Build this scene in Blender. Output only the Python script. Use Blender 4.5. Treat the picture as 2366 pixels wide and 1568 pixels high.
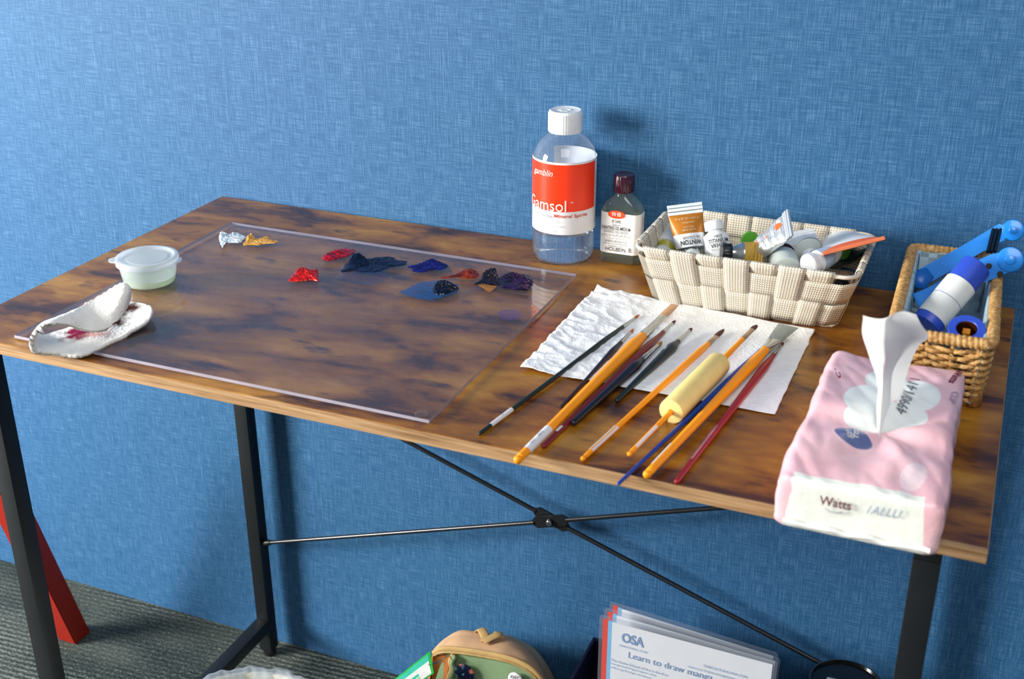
import bpy, bmesh, math, random
import numpy as np
from mathutils import Vector, Matrix, noise

for _o in list(bpy.data.objects):
    bpy.data.objects.remove(_o)
SC = bpy.context.scene
COL = SC.collection
PI = math.pi
R = math.radians

# ------------------------------------------------------------------ camera
CAM = np.array([0.30673, -1.3089, 1.25876])
YAW, PITCH, ROLL, FPX = -0.39859, 0.42978, -0.0017, 2798.92
_f = np.array([math.sin(YAW)*math.cos(PITCH), math.cos(YAW)*math.cos(PITCH), -math.sin(PITCH)])
_r = np.array([math.cos(YAW), -math.sin(YAW), 0.0])
_u = np.cross(_r, _f)
_r, _u = math.cos(ROLL)*_r+math.sin(ROLL)*_u, -math.sin(ROLL)*_r+math.cos(ROLL)*_u
cam_data = bpy.data.cameras.new('camera')
cam = bpy.data.objects.new('camera', cam_data)
COL.objects.link(cam)
_m = Matrix.Identity(4)
for i in range(3):
    _m[i][0], _m[i][1], _m[i][2], _m[i][3] = _r[i], _u[i], -_f[i], CAM[i]
cam.matrix_world = _m
cam_data.sensor_width = 36.0
cam_data.lens = FPX*36/2366
cam_data.clip_start = 0.05
cam_data.dof.use_dof = True
cam_data.dof.focus_distance = 1.42
cam_data.dof.aperture_fstop = 9.0
SC.camera = cam

# ------------------------------------------------------------------ light
world = bpy.data.worlds.new('world')
SC.world = world
world.use_nodes = True
_bg = world.node_tree.nodes['Background']
_bg.inputs[0].default_value = (0.88, 0.92, 1.0, 1)
_bg.inputs[1].default_value = 0.17


def area_light(name, loc, target, sx, sy, power, color):
    l = bpy.data.lights.new(name, 'AREA')
    l.shape = 'RECTANGLE'
    l.size, l.size_y = sx, sy
    l.energy = power
    l.color = color
    o = bpy.data.objects.new(name, l)
    COL.objects.link(o)
    o.location = loc
    d = Vector(target)-Vector(loc)
    o.rotation_euler = d.to_track_quat('-Z', 'Y').to_euler()
    return o


area_light('window_daylight', (-2.45, -1.62, 1.25), (-0.05, -0.15, 0.72), 0.85, 1.05, 150, (1.0, 0.965, 0.91))
area_light('overhead_fill', (0.6, -1.9, 2.6), (0.0, -0.1, 0.7), 1.4, 1.4, 28, (1.0, 0.97, 0.93))  # added fill lamp that brightens the desk top from above

SC.view_settings.view_transform = 'Standard'
SC.view_settings.look = 'None'
SC.view_settings.gamma = 1
SC.view_settings.exposure = 0.22
SC.view_settings.use_curve_mapping = False

# ------------------------------------------------------------------ measures
T = 0.749            # height of the desk top
XL, XR, YF, YB = -0.672, 0.340, -0.490, -0.004
PAL = T+0.0050       # top of the acrylic sheet


def ray(px, py):
    d = _f + (px-1183)/FPX*_r - (py-784)/FPX*_u
    return d


def at(px, py, h=0.0, base=T):
    """The point at height base+h above the floor that the photograph shows at px, py."""
    d = ray(px, py)
    t = (base+h-CAM[2])/d[2]
    return Vector(CAM+t*d)


def aty(px, py, y):
    d = ray(px, py)
    t = (y-CAM[1])/d[1]
    return Vector(CAM+t*d)


# ------------------------------------------------------------------ materials
def lin(h):
    h = h.lstrip('#')
    v = [int(h[i:i+2], 16)/255 for i in (0, 2, 4)]
    return tuple((c/12.92 if c <= .04045 else ((c+.055)/1.055)**2.4) for c in v)+(1,)


class Nt:
    def __init__(s, name):
        s.m = bpy.data.materials.new(name)
        s.m.use_nodes = True
        s.t = s.m.node_tree
        s.b = s.t.nodes['Principled BSDF']
        s.out = s.t.nodes['Material Output']

    def n(s, typ, **kw):
        nd = s.t.nodes.new(typ)
        for k, v in kw.items():
            if k.startswith('i_'):
                nd.inputs[int(k[2:])].default_value = v
            else:
                setattr(nd, k, v)
        return nd

    def l(s, a, b):
        s.t.links.new(a, b)

    def setb(s, **kw):
        for k, v in kw.items():
            s.b.inputs[k.replace('_', ' ')].default_value = v

    def coord(s, scale=(1, 1, 1), kind='Object', rot=(0, 0, 0), loc=(0, 0, 0)):
        tc = s.n('ShaderNodeTexCoord')
        mp = s.n('ShaderNodeMapping')
        mp.inputs['Scale'].default_value = scale
        mp.inputs['Rotation'].default_value = rot
        mp.inputs['Location'].default_value = loc
        s.l(tc.outputs[kind], mp.inputs[0])
        return mp.outputs[0]

    def noise(s, vec, scale=5, detail=3, rough=.5, dist=0):
        nd = s.n('ShaderNodeTexNoise')
        nd.inputs['Scale'].default_value = scale
        nd.inputs['Detail'].default_value = detail
        nd.inputs['Roughness'].default_value = rough
        nd.inputs['Distortion'].default_value = dist
        if vec is not None:
            s.l(vec, nd.inputs['Vector'])
        return nd.outputs['Fac']

    def math(s, op, a, b=None, c=None, clamp=False):
        nd = s.n('ShaderNodeMath')
        nd.operation = op
        nd.use_clamp = clamp
        for i, v in enumerate((a, b, c)):
            if v is None:
                continue
            if isinstance(v, (int, float)):
                nd.inputs[i].default_value = v
            else:
                s.l(v, nd.inputs[i])
        return nd.outputs[0]

    def ramp(s, fac, stops, interp='LINEAR'):
        nd = s.n('ShaderNodeValToRGB')
        nd.color_ramp.interpolation = interp
        el = nd.color_ramp.elements
        while len(el) < len(stops):
            el.new(.5)
        for e, (p, c) in zip(el, stops):
            e.position = p
            e.color = c if len(c) == 4 else tuple(c)+(1,)
        s.l(fac, nd.inputs[0])
        return nd.outputs[0]

    def mix(s, fac, a, b, blend='MIX'):
        nd = s.n('ShaderNodeMix')
        nd.data_type = 'RGBA'
        nd.blend_type = blend
        for sock, v in ((nd.inputs[0], fac), (nd.inputs[6], a), (nd.inputs[7], b)):
            if isinstance(v, (int, float)):
                sock.default_value = v
            elif isinstance(v, tuple):
                sock.default_value = v
            else:
                s.l(v, sock)
        return nd.outputs[2]

    def bump(s, h, strength=.3, dist=.001):
        nd = s.n('ShaderNodeBump')
        nd.inputs['Strength'].default_value = strength
        nd.inputs['Distance'].default_value = dist
        s.l(h, nd.inputs['Height'])
        s.l(nd.outputs[0], s.b.inputs['Normal'])
        return nd.outputs[0]

    def color(s, c):
        s.l(c, s.b.inputs['Base Color'])

    def blobs(s, items, soft=.1, warp=0.0, wscale=60):
        """1 inside any of the ellipsoids (centre, radii[, turn about z]) given in object coordinates."""
        tc = s.n('ShaderNodeTexCoord').outputs['Object']
        if warp:
            nz = s.n('ShaderNodeTexNoise')
            nz.inputs['Scale'].default_value = wscale
            s.l(tc, nz.inputs['Vector'])
            vm = s.n('ShaderNodeVectorMath', operation='SUBTRACT')
            s.l(nz.outputs['Color'], vm.inputs[0])
            vm.inputs[1].default_value = (.5, .5, .5)
            v2 = s.n('ShaderNodeVectorMath', operation='SCALE')
            s.l(vm.outputs[0], v2.inputs[0])
            v2.inputs['Scale'].default_value = warp
            v3 = s.n('ShaderNodeVectorMath', operation='ADD')
            s.l(tc, v3.inputs[0])
            s.l(v2.outputs[0], v3.inputs[1])
            tc = v3.outputs[0]
        res = None
        for it in items:
            c, r = it[0], it[1]
            a = it[2] if len(it) > 2 else 0
            sub = s.n('ShaderNodeVectorMath', operation='SUBTRACT')
            s.l(tc, sub.inputs[0])
            sub.inputs[1].default_value = c
            rt = s.n('ShaderNodeVectorRotate')
            rt.rotation_type = 'Z_AXIS'
            s.l(sub.outputs[0], rt.inputs['Vector'])
            rt.inputs['Angle'].default_value = -a
            dv = s.n('ShaderNodeVectorMath', operation='DIVIDE')
            s.l(rt.outputs[0], dv.inputs[0])
            dv.inputs[1].default_value = r
            ln = s.n('ShaderNodeVectorMath', operation='LENGTH')
            s.l(dv.outputs[0], ln.inputs[0])
            mr = s.n('ShaderNodeMapRange')
            mr.inputs[1].default_value = 1+soft
            mr.inputs[2].default_value = 1-soft
            mr.inputs[3].default_value = 0
            mr.inputs[4].default_value = 1
            s.l(ln.outputs['Value'], mr.inputs[0])
            res = mr.outputs[0] if res is None else s.math('MAXIMUM', res, mr.outputs[0])
        return res


_mats = {}


def plain(name, col, rough=.5, metal=0.0, coat=0.0, spec=.5, sub=0.0, var=0.08, bump=0.0, bscale=200):
    """a simple procedural surface: colour with a faint mottling"""
    if name in _mats:
        return _mats[name]
    k = Nt(name)
    c = lin(col) if isinstance(col, str) else tuple(col)+(1,)
    v = k.coord()
    nz = k.noise(v, 40, 3)
    lo = tuple(x*(1-var) for x in c[:3])+(1,)
    hi = tuple(min(1, x*(1+var)) for x in c[:3])+(1,)
    k.color(k.ramp(nz, [(.35, lo), (.65, hi)]))
    k.setb(Roughness=rough, Metallic=metal, Coat_Weight=coat, Specular_IOR_Level=spec)
    if sub:
        k.setb(Subsurface_Weight=sub, Subsurface_Scale=.01)
    if bump:
        k.bump(k.noise(v, bscale, 3), bump, .001)
    _mats[name] = k.m
    return k.m


def thin_clear(name, tint=(1, 1, 1), body=0.0, body_col=(.9, .9, .95), gloss=1.0, ior=1.45, rough=.02, haze=None):
    """thin clear plastic: see-through sheet with a mirror-like surface and a little milkiness"""
    k = Nt(name)
    t = k.t
    tr = k.n('ShaderNodeBsdfTransparent')
    tr.inputs[0].default_value = tuple(tint)+(1,)
    gl = k.n('ShaderNodeBsdfGlossy')
    gl.inputs['Roughness'].default_value = rough
    fr = k.n('ShaderNodeFresnel')
    ge = k.n('ShaderNodeNewGeometry')
    io = k.n('ShaderNodeMix')           # the sheet is thin: both of its faces mirror alike
    io.inputs[2].default_value = ior
    io.inputs[3].default_value = 1/ior
    k.l(ge.outputs['Backfacing'], io.inputs[0])
    k.l(io.outputs[0], fr.inputs[0])
    f = k.math('MULTIPLY', fr.outputs[0], gloss, clamp=True)
    df = k.n('ShaderNodeBsdfDiffuse')
    df.inputs[0].default_value = tuple(body_col)+(1,)
    tl = k.n('ShaderNodeBsdfTranslucent')
    tl.inputs[0].default_value = tuple(body_col)+(1,)
    m0 = k.n('ShaderNodeMixShader')
    m0.inputs[0].default_value = .5
    k.l(df.outputs[0], m0.inputs[1])
    k.l(tl.outputs[0], m0.inputs[2])
    m1 = k.n('ShaderNodeMixShader')
    if haze:
        h = haze(k)
        k.l(h, m1.inputs[0])
    else:
        m1.inputs[0].default_value = body
    k.l(tr.outputs[0], m1.inputs[1])
    k.l(m0.outputs[0], m1.inputs[2])
    m2 = k.n('ShaderNodeMixShader')
    k.l(f, m2.inputs[0])
    k.l(m1.outputs[0], m2.inputs[1])
    k.l(gl.outputs[0], m2.inputs[2])
    k.l(m2.outputs[0], k.out.inputs['Surface'])
    t.nodes.remove(k.b)
    return k.m


# ------------------------------------------------------------------ mesh helpers
def new_obj(name, me, mat=None, parent=None, smooth=True):
    o = bpy.data.objects.new(name, me)
    COL.objects.link(o)
    if mat is not None:
        for mm in (mat if isinstance(mat, (list, tuple)) else [mat]):
            me.materials.append(mm)
    if smooth:
        me.shade_smooth()
    if parent is not None:
        o.parent = parent
    return o


def mesh(name, V, F, mat=None, parent=None, smooth=True, mi=None, sharp=None):
    me = bpy.data.meshes.new(name)
    me.from_pydata([tuple(v) for v in V], [], F)
    if mi is not None:
        for p, i in zip(me.polygons, mi):
            p.material_index = i
    me.update()
    o = new_obj(name, me, mat, parent, smooth)
    if smooth and sharp:
        me.set_sharp_from_angle(angle=R(sharp))
    return o


def bm_obj(name, bm, mat, parent=None, smooth=True, sharp=35):
    bmesh.ops.recalc_face_normals(bm, faces=bm.faces[:])
    me = bpy.data.meshes.new(name)
    bm.to_mesh(me)
    bm.free()
    o = new_obj(name, me, mat, parent, smooth)
    if smooth and sharp:
        me.set_sharp_from_angle(angle=R(sharp))
    return o


def box(bm, lo, hi, bev=0.0, seg=2, mat=None):
    g = bmesh.ops.create_cube(bm, size=1)
    vs = g['verts']
    c = [(a+b)/2 for a, b in zip(lo, hi)]
    s = [abs(b-a) for a, b in zip(lo, hi)]
    for v in vs:
        v.co = Vector((c[i]+v.co[i]*s[i] for i in range(3)))
        if mat:
            v.co = mat @ v.co
    if bev:
        es = list({e for v in vs for e in v.link_edges})
        bmesh.ops.bevel(bm, geom=es, offset=bev, segments=seg, profile=.6, affect='EDGES')


def empty(name, loc, label=None, cat=None, group=None, rot=None, mat=None):
    o = bpy.data.objects.new(name, None)
    COL.objects.link(o)
    o.empty_display_size = .02
    if mat is not None:
        o.matrix_world = mat
    else:
        o.location = loc
        if rot:
            o.rotation_euler = rot
    if label:
        tag(o, label, cat, group)
    return o


def tag(o, label, cat, group=None, kind=None):
    o['label'] = label
    o['category'] = cat
    if group:
        o['group'] = group
    if kind:
        o['kind'] = kind
    return o


def frame(origin, z, xhint):
    """matrix whose z axis runs along z and whose x axis is as near xhint as can be"""
    z = Vector(z).normalized()
    x = Vector(xhint)
    x = (x-z*x.dot(z)).normalized()
    y = z.cross(x)
    m = Matrix.Identity(4)
    for i in range(3):
        m[i][0], m[i][1], m[i][2], m[i][3] = x[i], y[i], z[i], origin[i]
    return m


def lathe(name, prof, mat, parent=None, n=48, sx=1.0, sy=1.0, cap0=True, cap1=True, mod=None, sharp=40, mi=None):
    V, F, MI = [], [], []
    for j, (r, z) in enumerate(prof):
        for i in range(n):
            a = 2*PI*i/n
            rr = r
            if mod:
                rr = mod(r, z, a)
            V.append((rr*math.cos(a)*sx, rr*math.sin(a)*sy, z))
    for j in range(len(prof)-1):
        for i in range(n):
            k = (i+1) % n
            F.append((j*n+i, j*n+k, (j+1)*n+k, (j+1)*n+i))
            MI.append(mi[j] if mi else 0)
    if cap0:
        F.append(tuple(range(n-1, -1, -1)))
        MI.append(mi[0] if mi else 0)
    if cap1:
        b = (len(prof)-1)*n
        F.append(tuple(range(b, b+n)))
        MI.append(mi[-1] if mi else 0)
    return mesh(name, V, F, mat, parent, mi=MI, sharp=sharp)


def sweep(path, rad, n=12, closed=False, twist=None, flat=None):
    """tube verts/faces along a path; rad is a number or list; twist(theta, s, i) scales the radius"""
    P = [Vector(p) for p in path]
    m = len(P)
    V, F = [], []
    L = 0
    up = None
    for i in range(m):
        a = P[(i-1) % m] if (closed or i > 0) else P[i]
        b = P[(i+1) % m] if (closed or i < m-1) else P[i]
        t = (b-a).normalized()
        if up is None:
            up = Vector((0, 0, 1)) if abs(t.z) < .9 else Vector((1, 0, 0))
        s = t.cross(up)
        if s.length < 1e-6:
            s = t.orthogonal()
        s.normalize()
        up = s.cross(t).normalized()
        if i:
            L += (P[i]-P[i-1]).length
        r = rad[i] if isinstance(rad, (list, tuple)) else rad
        for k in range(n):
            th = 2*PI*k/n
            rr = r*(twist(th, L) if twist else 1)
            c, d = math.cos(th), math.sin(th)
            fl = flat if flat else 1
            V.append(P[i]+s*c*rr+up*d*rr*fl)
    for i in range(m if closed else m-1):
        for k in range(n):
            q = (k+1) % n
            j = (i+1) % m
            F.append((i*n+k, i*n+q, j*n+q, j*n+k))
    if not closed:
        F.append(tuple(range(n-1, -1, -1)))
        F.append(tuple(range((m-1)*n, m*n)))
    return V, F


def join(parts):
    V, F = [], []
    for v, f in parts:
        o = len(V)
        V += [tuple(q) for q in v]
        F += [tuple(i+o for i in g) for g in f]
    return V, F


def crom(P, n, closed=False):
    """Catmull-Rom through points (numpy array k x d) giving n samples"""
    P = np.asarray(P, float)
    k = len(P)
    out = []
    span = k if closed else k-1
    for i in range(n):
        t = i/(n if closed else n-1)*span
        a = min(int(t), span-1)
        u = t-a
        if closed:
            p = [P[(a-1) % k], P[a % k], P[(a+1) % k], P[(a+2) % k]]
        else:
            p = [P[max(a-1, 0)], P[a], P[a+1], P[min(a+2, k-1)]]
        out.append(.5*(2*p[1]+(p[2]-p[0])*u+(2*p[0]-5*p[1]+4*p[2]-p[3])*u*u+(3*p[1]-p[0]-3*p[2]+p[3])*u**3))
    return np.array(out)


def patch(ctrl, nr, nc):
    C = np.asarray(ctrl, float)
    A = np.array([crom(C[i], nc) for i in range(C.shape[0])])
    return np.array([crom(A[:, j], nr) for j in range(nc)]).transpose(1, 0, 2)


def grid_faces(nr, nc, off=0):
    return [(off+i*nc+j, off+i*nc+j+1, off+(i+1)*nc+j+1, off+(i+1)*nc+j) for i in range(nr-1) for j in range(nc-1)]


def fbm(x, y, z=0, o=3):
    return noise.fractal(Vector((x, y, z)), 1.0, 2.0, o)


# ------------------------------------------------------------------ lettering
def text_data(s, width=None, height=None, shear=0.0, bold=0.0, slice_w=None):
    """flat outlines of a line of writing: verts (x, y) from 0,0 at the lower left, and faces"""
    cu = bpy.data.curves.new('lettering', 'FONT')
    cu.body = s
    cu.size = 1.0
    cu.shear = shear
    cu.offset = bold
    cu.resolution_u = 3
    o = bpy.data.objects.new('lettering', cu)
    COL.objects.link(o)
    dg = bpy.context.evaluated_depsgraph_get()
    me = bpy.data.meshes.new_from_object(o.evaluated_get(dg))
    bpy.data.objects.remove(o)
    bpy.data.curves.remove(cu)
    if len(me.vertices) == 0:
        bpy.data.meshes.remove(me)
        return [], []
    xs = [v.co.x for v in me.vertices]
    ys = [v.co.y for v in me.vertices]
    x0, x1, y0, y1 = min(xs), max(xs), min(ys), max(ys)
    sx = (width/(x1-x0)) if width else None
    sy = (height/(y1-y0)) if height else None
    sx = sx or sy
    sy = sy or sx
    bm = bmesh.new()
    bm.from_mesh(me)
    bpy.data.meshes.remove(me)
    for v in bm.verts:
        v.co = Vector(((v.co.x-x0)*sx, (v.co.y-y0)*sy, 0))
    W = (x1-x0)*sx
    if slice_w:
        x = slice_w
        while x < W:
            bmesh.ops.bisect_plane(bm, geom=bm.verts[:]+bm.edges[:]+bm.faces[:], plane_co=(x, 0, 0), plane_no=(1, 0, 0))
            x += slice_w
    bm.verts.index_update()
    V = [(v.co.x, v.co.y) for v in bm.verts]
    F = [tuple(v.index for v in f.verts) for f in bm.faces]
    bm.free()
    return V, F


def lettering(items, mapper, mat, parent, name='lettering'):
    """items: (string, x, y, width, height, align, kw). mapper(x, y) -> point"""
    parts = []
    for it in items:
        s, x, y, w, h, al = it[:6]
        kw = it[6] if len(it) > 6 else {}
        V, F = text_data(s, w, h, **kw)
        if not V:
            continue
        W = max(v[0] for v in V)
        off = {'l': 0, 'r': -W, 'c': -W/2}[al]
        parts.append(([mapper(vx+x+off, vy+y) for vx, vy in V], F))
    V, F = join(parts)
    return mesh(name, V, F, mat, parent, smooth=False)


# ------------------------------------------------------------------ palette of plain materials
M_white = plain('white_plastic', '#e9eef2', .35)
M_ink = plain('black_ink', '#23262d', .6)
M_inkgrey = plain('grey_ink', '#7f858c', .6)
M_inkred = plain('red_ink', '#c8262c', .6)
M_inkwhite = plain('white_ink', '#fbf4ee', .6)
M_blackmetal = plain('black_powder_coat', '#14181c', .42, spec=.5, bump=.06, bscale=900)

# ================================================================== SETTING
k = Nt('blue_linen_wallcovering')
vv = k.coord((900, 1, 40))
n1 = k.noise(vv, 1, 3, .6)
vh = k.coord((34, 1, 800))
n2 = k.noise(vh, 1, 3, .6)
vf = k.coord((900, 1, 900))
n3 = k.noise(vf, 1, 2, .6)
vb = k.coord((1.6, 1, 1.6))
n4 = k.noise(vb, 1, 3)
pv = k.coord((1100, 1, 5))
n5 = k.noise(pv, 1, 1)
weave = k.math('ADD', k.math('ADD', k.math('MULTIPLY', n1, .62), k.math('MULTIPLY', n2, .58)), k.math('ADD', k.math('MULTIPLY', n3, .30), k.math('MULTIPLY', n5, .25)))
colr = k.ramp(weave, [(.66, lin('#12466f')), (.86, lin('#265d8a')), (1.0, lin('#5683ad'))])
# ramp positions above work on 0..1; weave is centred near .87
k.color(k.mix(.35, colr, k.ramp(n4, [(.3, lin('#245c82')), (.7, lin('#315d92'))])))
k.setb(Roughness=.62, Specular_IOR_Level=.35)
k.bump(weave, .55, .0011)
M_wall = k.m


def struct(o):
    o['kind'] = 'structure'
    return o


bm = bmesh.new()
box(bm, (-2.6, 0, 0), (2.2, .08, 2.6))
struct(bm_obj('wall_back', bm, M_wall, smooth=False))

k = Nt('grey_loop_carpet')
v = k.coord((150, 300, 1), rot=(0, 0, R(-4)))
a = k.noise(v, 1, 3, .7)
v2 = k.coord((420, 420, 1))
b = k.noise(v2, 1, 2, .6)
wv = k.n('ShaderNodeTexWave', wave_type='BANDS', bands_direction='Y')
wv.inputs['Scale'].default_value = 33
wv.inputs['Distortion'].default_value = 1.4
wv.inputs['Detail'].default_value = 2
wv.inputs['Detail Scale'].default_value = 3
k.l(k.coord(rot=(0, 0, R(-4))), wv.inputs['Vector'])
big = k.noise(k.coord((3.5, 9, 1)), 1, 3)
h = k.math('ADD', k.math('MULTIPLY', a, .75), k.math('ADD', k.math('MULTIPLY', b, .35), k.math('MULTIPLY', k.math('MULTIPLY', wv.outputs['Fac'], k.ramp(k.noise(k.coord((2.2, 5, 1), loc=(3, 2, 0)), 1, 2), [(.42, (.35, .35, .35)), (.58, (1, 1, 1))])), .26)))
cc = k.ramp(h, [(.46, lin('#0c1516')), (.64, lin('#3f4a49')), (.84, lin('#97a099'))])
k.color(k.mix(.4, cc, k.ramp(big, [(.4, lin('#2c3739')), (.62, lin('#6c726a'))]), 'MIX'))
k.setb(Roughness=.95, Specular_IOR_Level=.1)
k.bump(h, 1.0, .003)
bm = bmesh.new()
box(bm, (-2.6, -3.0, -.05), (2.2, .08, 0))
struct(bm_obj('floor', bm, k.m, smooth=False))

# ================================================================== DESK
k = Nt('rustic_brown_wood')
warp = k.noise(k.coord((5, 9, 1)), 1, 3)
vA = k.n('ShaderNodeVectorMath', operation='ADD')
k.l(k.coord((5.5, 12.5, 1), loc=(4.2, 1.1, 0)), vA.inputs[0])
cx = k.n('ShaderNodeCombineXYZ')
k.l(k.math('MULTIPLY', warp, 1.3), cx.inputs[0])
k.l(k.math('MULTIPLY', warp, .9), cx.inputs[1])
k.l(cx.outputs[0], vA.inputs[1])
blot = k.noise(vA.outputs[0], 1.6, 5, .55)
grain = k.noise(k.coord((9, 300, 1)), 1, 4, .6)
fine = k.noise(k.coord((60, 700, 1)), 1, 2, .6)
mot = k.noise(k.coord((26, 60, 1)), 1, 4, .6)
blot = k.math('ADD', blot, k.math('MULTIPLY', k.math('SUBTRACT', mot, .5), .22))
wood = k.ramp(k.math('ADD', blot, k.math('MULTIPLY', k.math('SUBTRACT', grain, .5), .16)),
              [(.28, lin('#301a14')), (.38, lin('#573115')), (.455, lin('#825016')), (.55, lin('#9a651b')), (.70, lin('#bd872d'))])
wood = k.mix(k.math('MULTIPLY', k.math('SUBTRACT', grain, .42, clamp=True), .9, clamp=True), wood, lin('#3a2118'))
knots = k.noise(k.coord((16, 42, 1), loc=(2, 7, 0)), 1, 3, .5)
wood = k.mix(k.ramp(knots, [(.62, (0, 0, 0)), (.72, (.8, .8, .8))]), wood, lin('#2a1520'))
k.color(wood)
rr = k.ramp(fine, [(.3, (.19, .19, .19)), (.7, (.30, .30, .30))])
k.l(rr, k.b.inputs['Roughness'])
k.setb(Specular_IOR_Level=.38)
k.bump(k.math('ADD', grain, fine), .08, .0005)
M_wood = k.m

k = Nt('light_oak_edge')
g1 = k.noise(k.coord((14, 1, 420)), 1, 4, .6)
g2 = k.noise(k.coord((4, 1, 60)), 1, 2)
k.color(k.ramp(k.math('ADD', k.math('MULTIPLY', g1, .7), k.math('MULTIPLY', g2, .3)), [(.36, lin('#806040')), (.5, lin('#a98660')), (.66, lin('#c2a078'))]))
k.setb(Roughness=.42)
k.bump(g1, .1, .0004)
M_oak = k.m

TH = 0.0125
desk = empty('desk', ((XL+XR)/2, (YF+YB)/2, 0), 'narrow desk with mottled brown wood top and black steel frame against the blue wall', 'desk')
D0 = desk.location.copy()


def dk(o):
    """hand a mesh built in room coordinates to the desk"""
    for v_ in o.data.vertices:
        v_.co = v_.co-D0
    o.parent = desk
    return o


bm = bmesh.new()
box(bm, (XL+.0006, YF+.0006, T-TH), (XR-.0006, YB, T), .0005, 1)
top = dk(bm_obj('tabletop', bm, M_wood, smooth=False))
top['label'] = 'mottled dark brown wood tabletop'
for nm, lo, hi in (('edge_band', (XL, YF, T-TH-.0002), (XR, YF+.0007, T-.0006)),
                   ('edge_band', (XL, YF+.0007, T-TH-.0002), (XL+.0007, YB, T-.0006)),
                   ('edge_band', (XR-.0007, YF+.0007, T-TH-.0002), (XR, YB, T-.0006))):
    bm = bmesh.new()
    box(bm, lo, hi)
    e = dk(bm_obj(nm, bm, M_oak, smooth=False))
    e['label'] = 'light oak coloured edge'
S = .021
zt = T-TH-.0004
for fx, side in ((-.661, 'l'), (.289, 'r')):
    for y in (-.471, -.043):
        bm = bmesh.new()
        box(bm, (fx, y, .012), (fx+S, y+S, zt-S), .0012, 2)
        leg = dk(bm_obj('leg', bm, M_blackmetal, sharp=30))
        g = lathe('foot_glide', [(.0075, -.012), (.010, -.0105), (.010, -.005), (.004, -.004), (.004, .002)], plain('black_rubber', '#16181c', .5))
        for v_ in g.data.vertices:
            v_.co += Vector((fx+S/2, y+S/2, .012))-D0
        g.parent = leg
    for z0, nm in ((zt-S, 'top_rail'), (.052, 'lower_rail')):
        bm = bmesh.new()
        box(bm, (fx, -.471 if z0 > .5 else -.4498, z0), (fx+S, -.022 if z0 > .5 else -.0432, z0+S), .0012, 2)
        dk(bm_obj(nm, bm, M_blackmetal, sharp=30))
# cross brace between the rear legs
hub = Vector((-.1755, -.0325, .369))
yb = -.0325
M_rod = plain('black_rod', '#25282d', .25, spec=.7, metal=.3)
for (xa, za), (xb, zb), dy in (((-.640, .213), (.289, .527), -.0015), ((-.640, .527), (.289, .213), .0035)):
    A = Vector((xa, yb+dy, za))
    B = Vector((xb, yb+dy, zb))
    d = (B-A).normalized()
    for s0, s1 in ((A+d*.012, hub+Vector((0, dy, 0))-d*.024), (hub+Vector((0, dy, 0))+d*.024, B-d*.012)):
        V, F = sweep([s0, s1], .0031, 12)
        dk(mesh('brace_rod', V, F, M_rod, sharp=40))
    # flattened hub strap
    m = frame(hub+Vector((0, dy, 0)), (0, -1, 0), d)
    bm = bmesh.new()
    pts = [(-.027, .003), (-.020, .0085), (.020, .0085), (.027, .003), (.027, -.003), (.020, -.0085), (-.020, -.0085), (-.027, -.003)]
    vs = [bm.verts.new(m @ Vector((p[0], p[1], -.0012))) for p in pts]
    f = bm.faces.new(vs)
    ex = bmesh.ops.extrude_face_region(bm, geom=[f])
    for q in ex['geom']:
        if isinstance(q, bmesh.types.BMVert):
            q.co += m.to_3x3() @ Vector((0, 0, .0024))
    dk(bm_obj('brace_plate', bm, M_blackmetal, sharp=20))
    for E_, sg in ((A, 1), (B, -1)):
        V, F = sweep([E_-d*sg*.001, E_+d*sg*.010, E_+d*sg*.016], [.0055, .005, .0032], 10)
        dk(mesh('brace_end', V, F, M_blackmetal, sharp=40))
V, F = sweep([hub+Vector((0, -.004, 0)), hub+Vector((0, -.0075, 0))], [.0046, .0042], 20)
V2, F2 = sweep([hub+Vector((0, -.0072, 0)), hub+Vector((0, -.0082, 0))], [.0042, .0030], 20)
V, F = join([(V, F), (V2, F2)])
sc = dk(mesh('brace_rivet', V, F, plain('bright_steel', '#b9c0c4', .25, metal=1), sharp=30))
sc['label'] = 'bright steel rivet'

# ================================================================== ACRYLIC SHEET
PX, PY, PW, PH = -.3555, -.2895, .4665, .376


def haze(k):
    a = k.noise(k.coord((7, 10, 1), loc=(1.7, 3.1, 0)), 1, 4, .6, 1.2)
    b = k.noise(k.coord((3, 5, 1), loc=(4, 0, 0)), 1, 2, .5)
    h_ = k.math('MULTIPLY', k.ramp(a, [(.40, (0, 0, 0)), (.75, (1, 1, 1))]), k.ramp(b, [(.35, (.0, .0, .0)), (.65, (1, 1, 1))]))
    return k.math('ADD', k.math('MULTIPLY', h_, .20), .04)


M_acr = thin_clear('clear_acrylic', (.96, .95, 1), body_col=(.60, .48, .44), gloss=.95, ior=1.5, rough=.012, haze=haze)
M_acredge = plain('bright_cut_edge', '#a29eac', .3)
pal = empty('acrylic_sheet', (PX, PY, T+.0018), 'large clear acrylic palette sheet lying on the left half of the desk', 'palette')
bm = bmesh.new()
box(bm, (-PW/2, -PH/2, 0), (PW/2, PH/2, .0032))
bm.faces.ensure_lookup_table()
for f in bm.faces:
    f.material_index = 0 if f.normal.z > .5 else (2 if f.normal.z < -.5 else 1)
M_under = thin_clear('acrylic_underside', (1, 1, 1), body=0.0, gloss=.0)
bm_obj('sheet', bm, [M_acr, M_acredge, M_under], pal, smooth=False)
k = thin_clear('soft_clear_rubber', (.95, .9, .85), body=.35, body_col=(.55, .38, .2), gloss=.6, rough=.3)
for sx in (-1, 1):
    for sy in (-1, 1):
        b_ = lathe('bumper_foot', [(.0052, -.0018), (.0058, -.0012), (.0058, -.0001)], k, pal, n=24)
        b_.location = (sx*(PW/2-.015), sy*(PH/2-.014), 0)

# ================================================================== PAINT DABS
random.seed(5)


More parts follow.
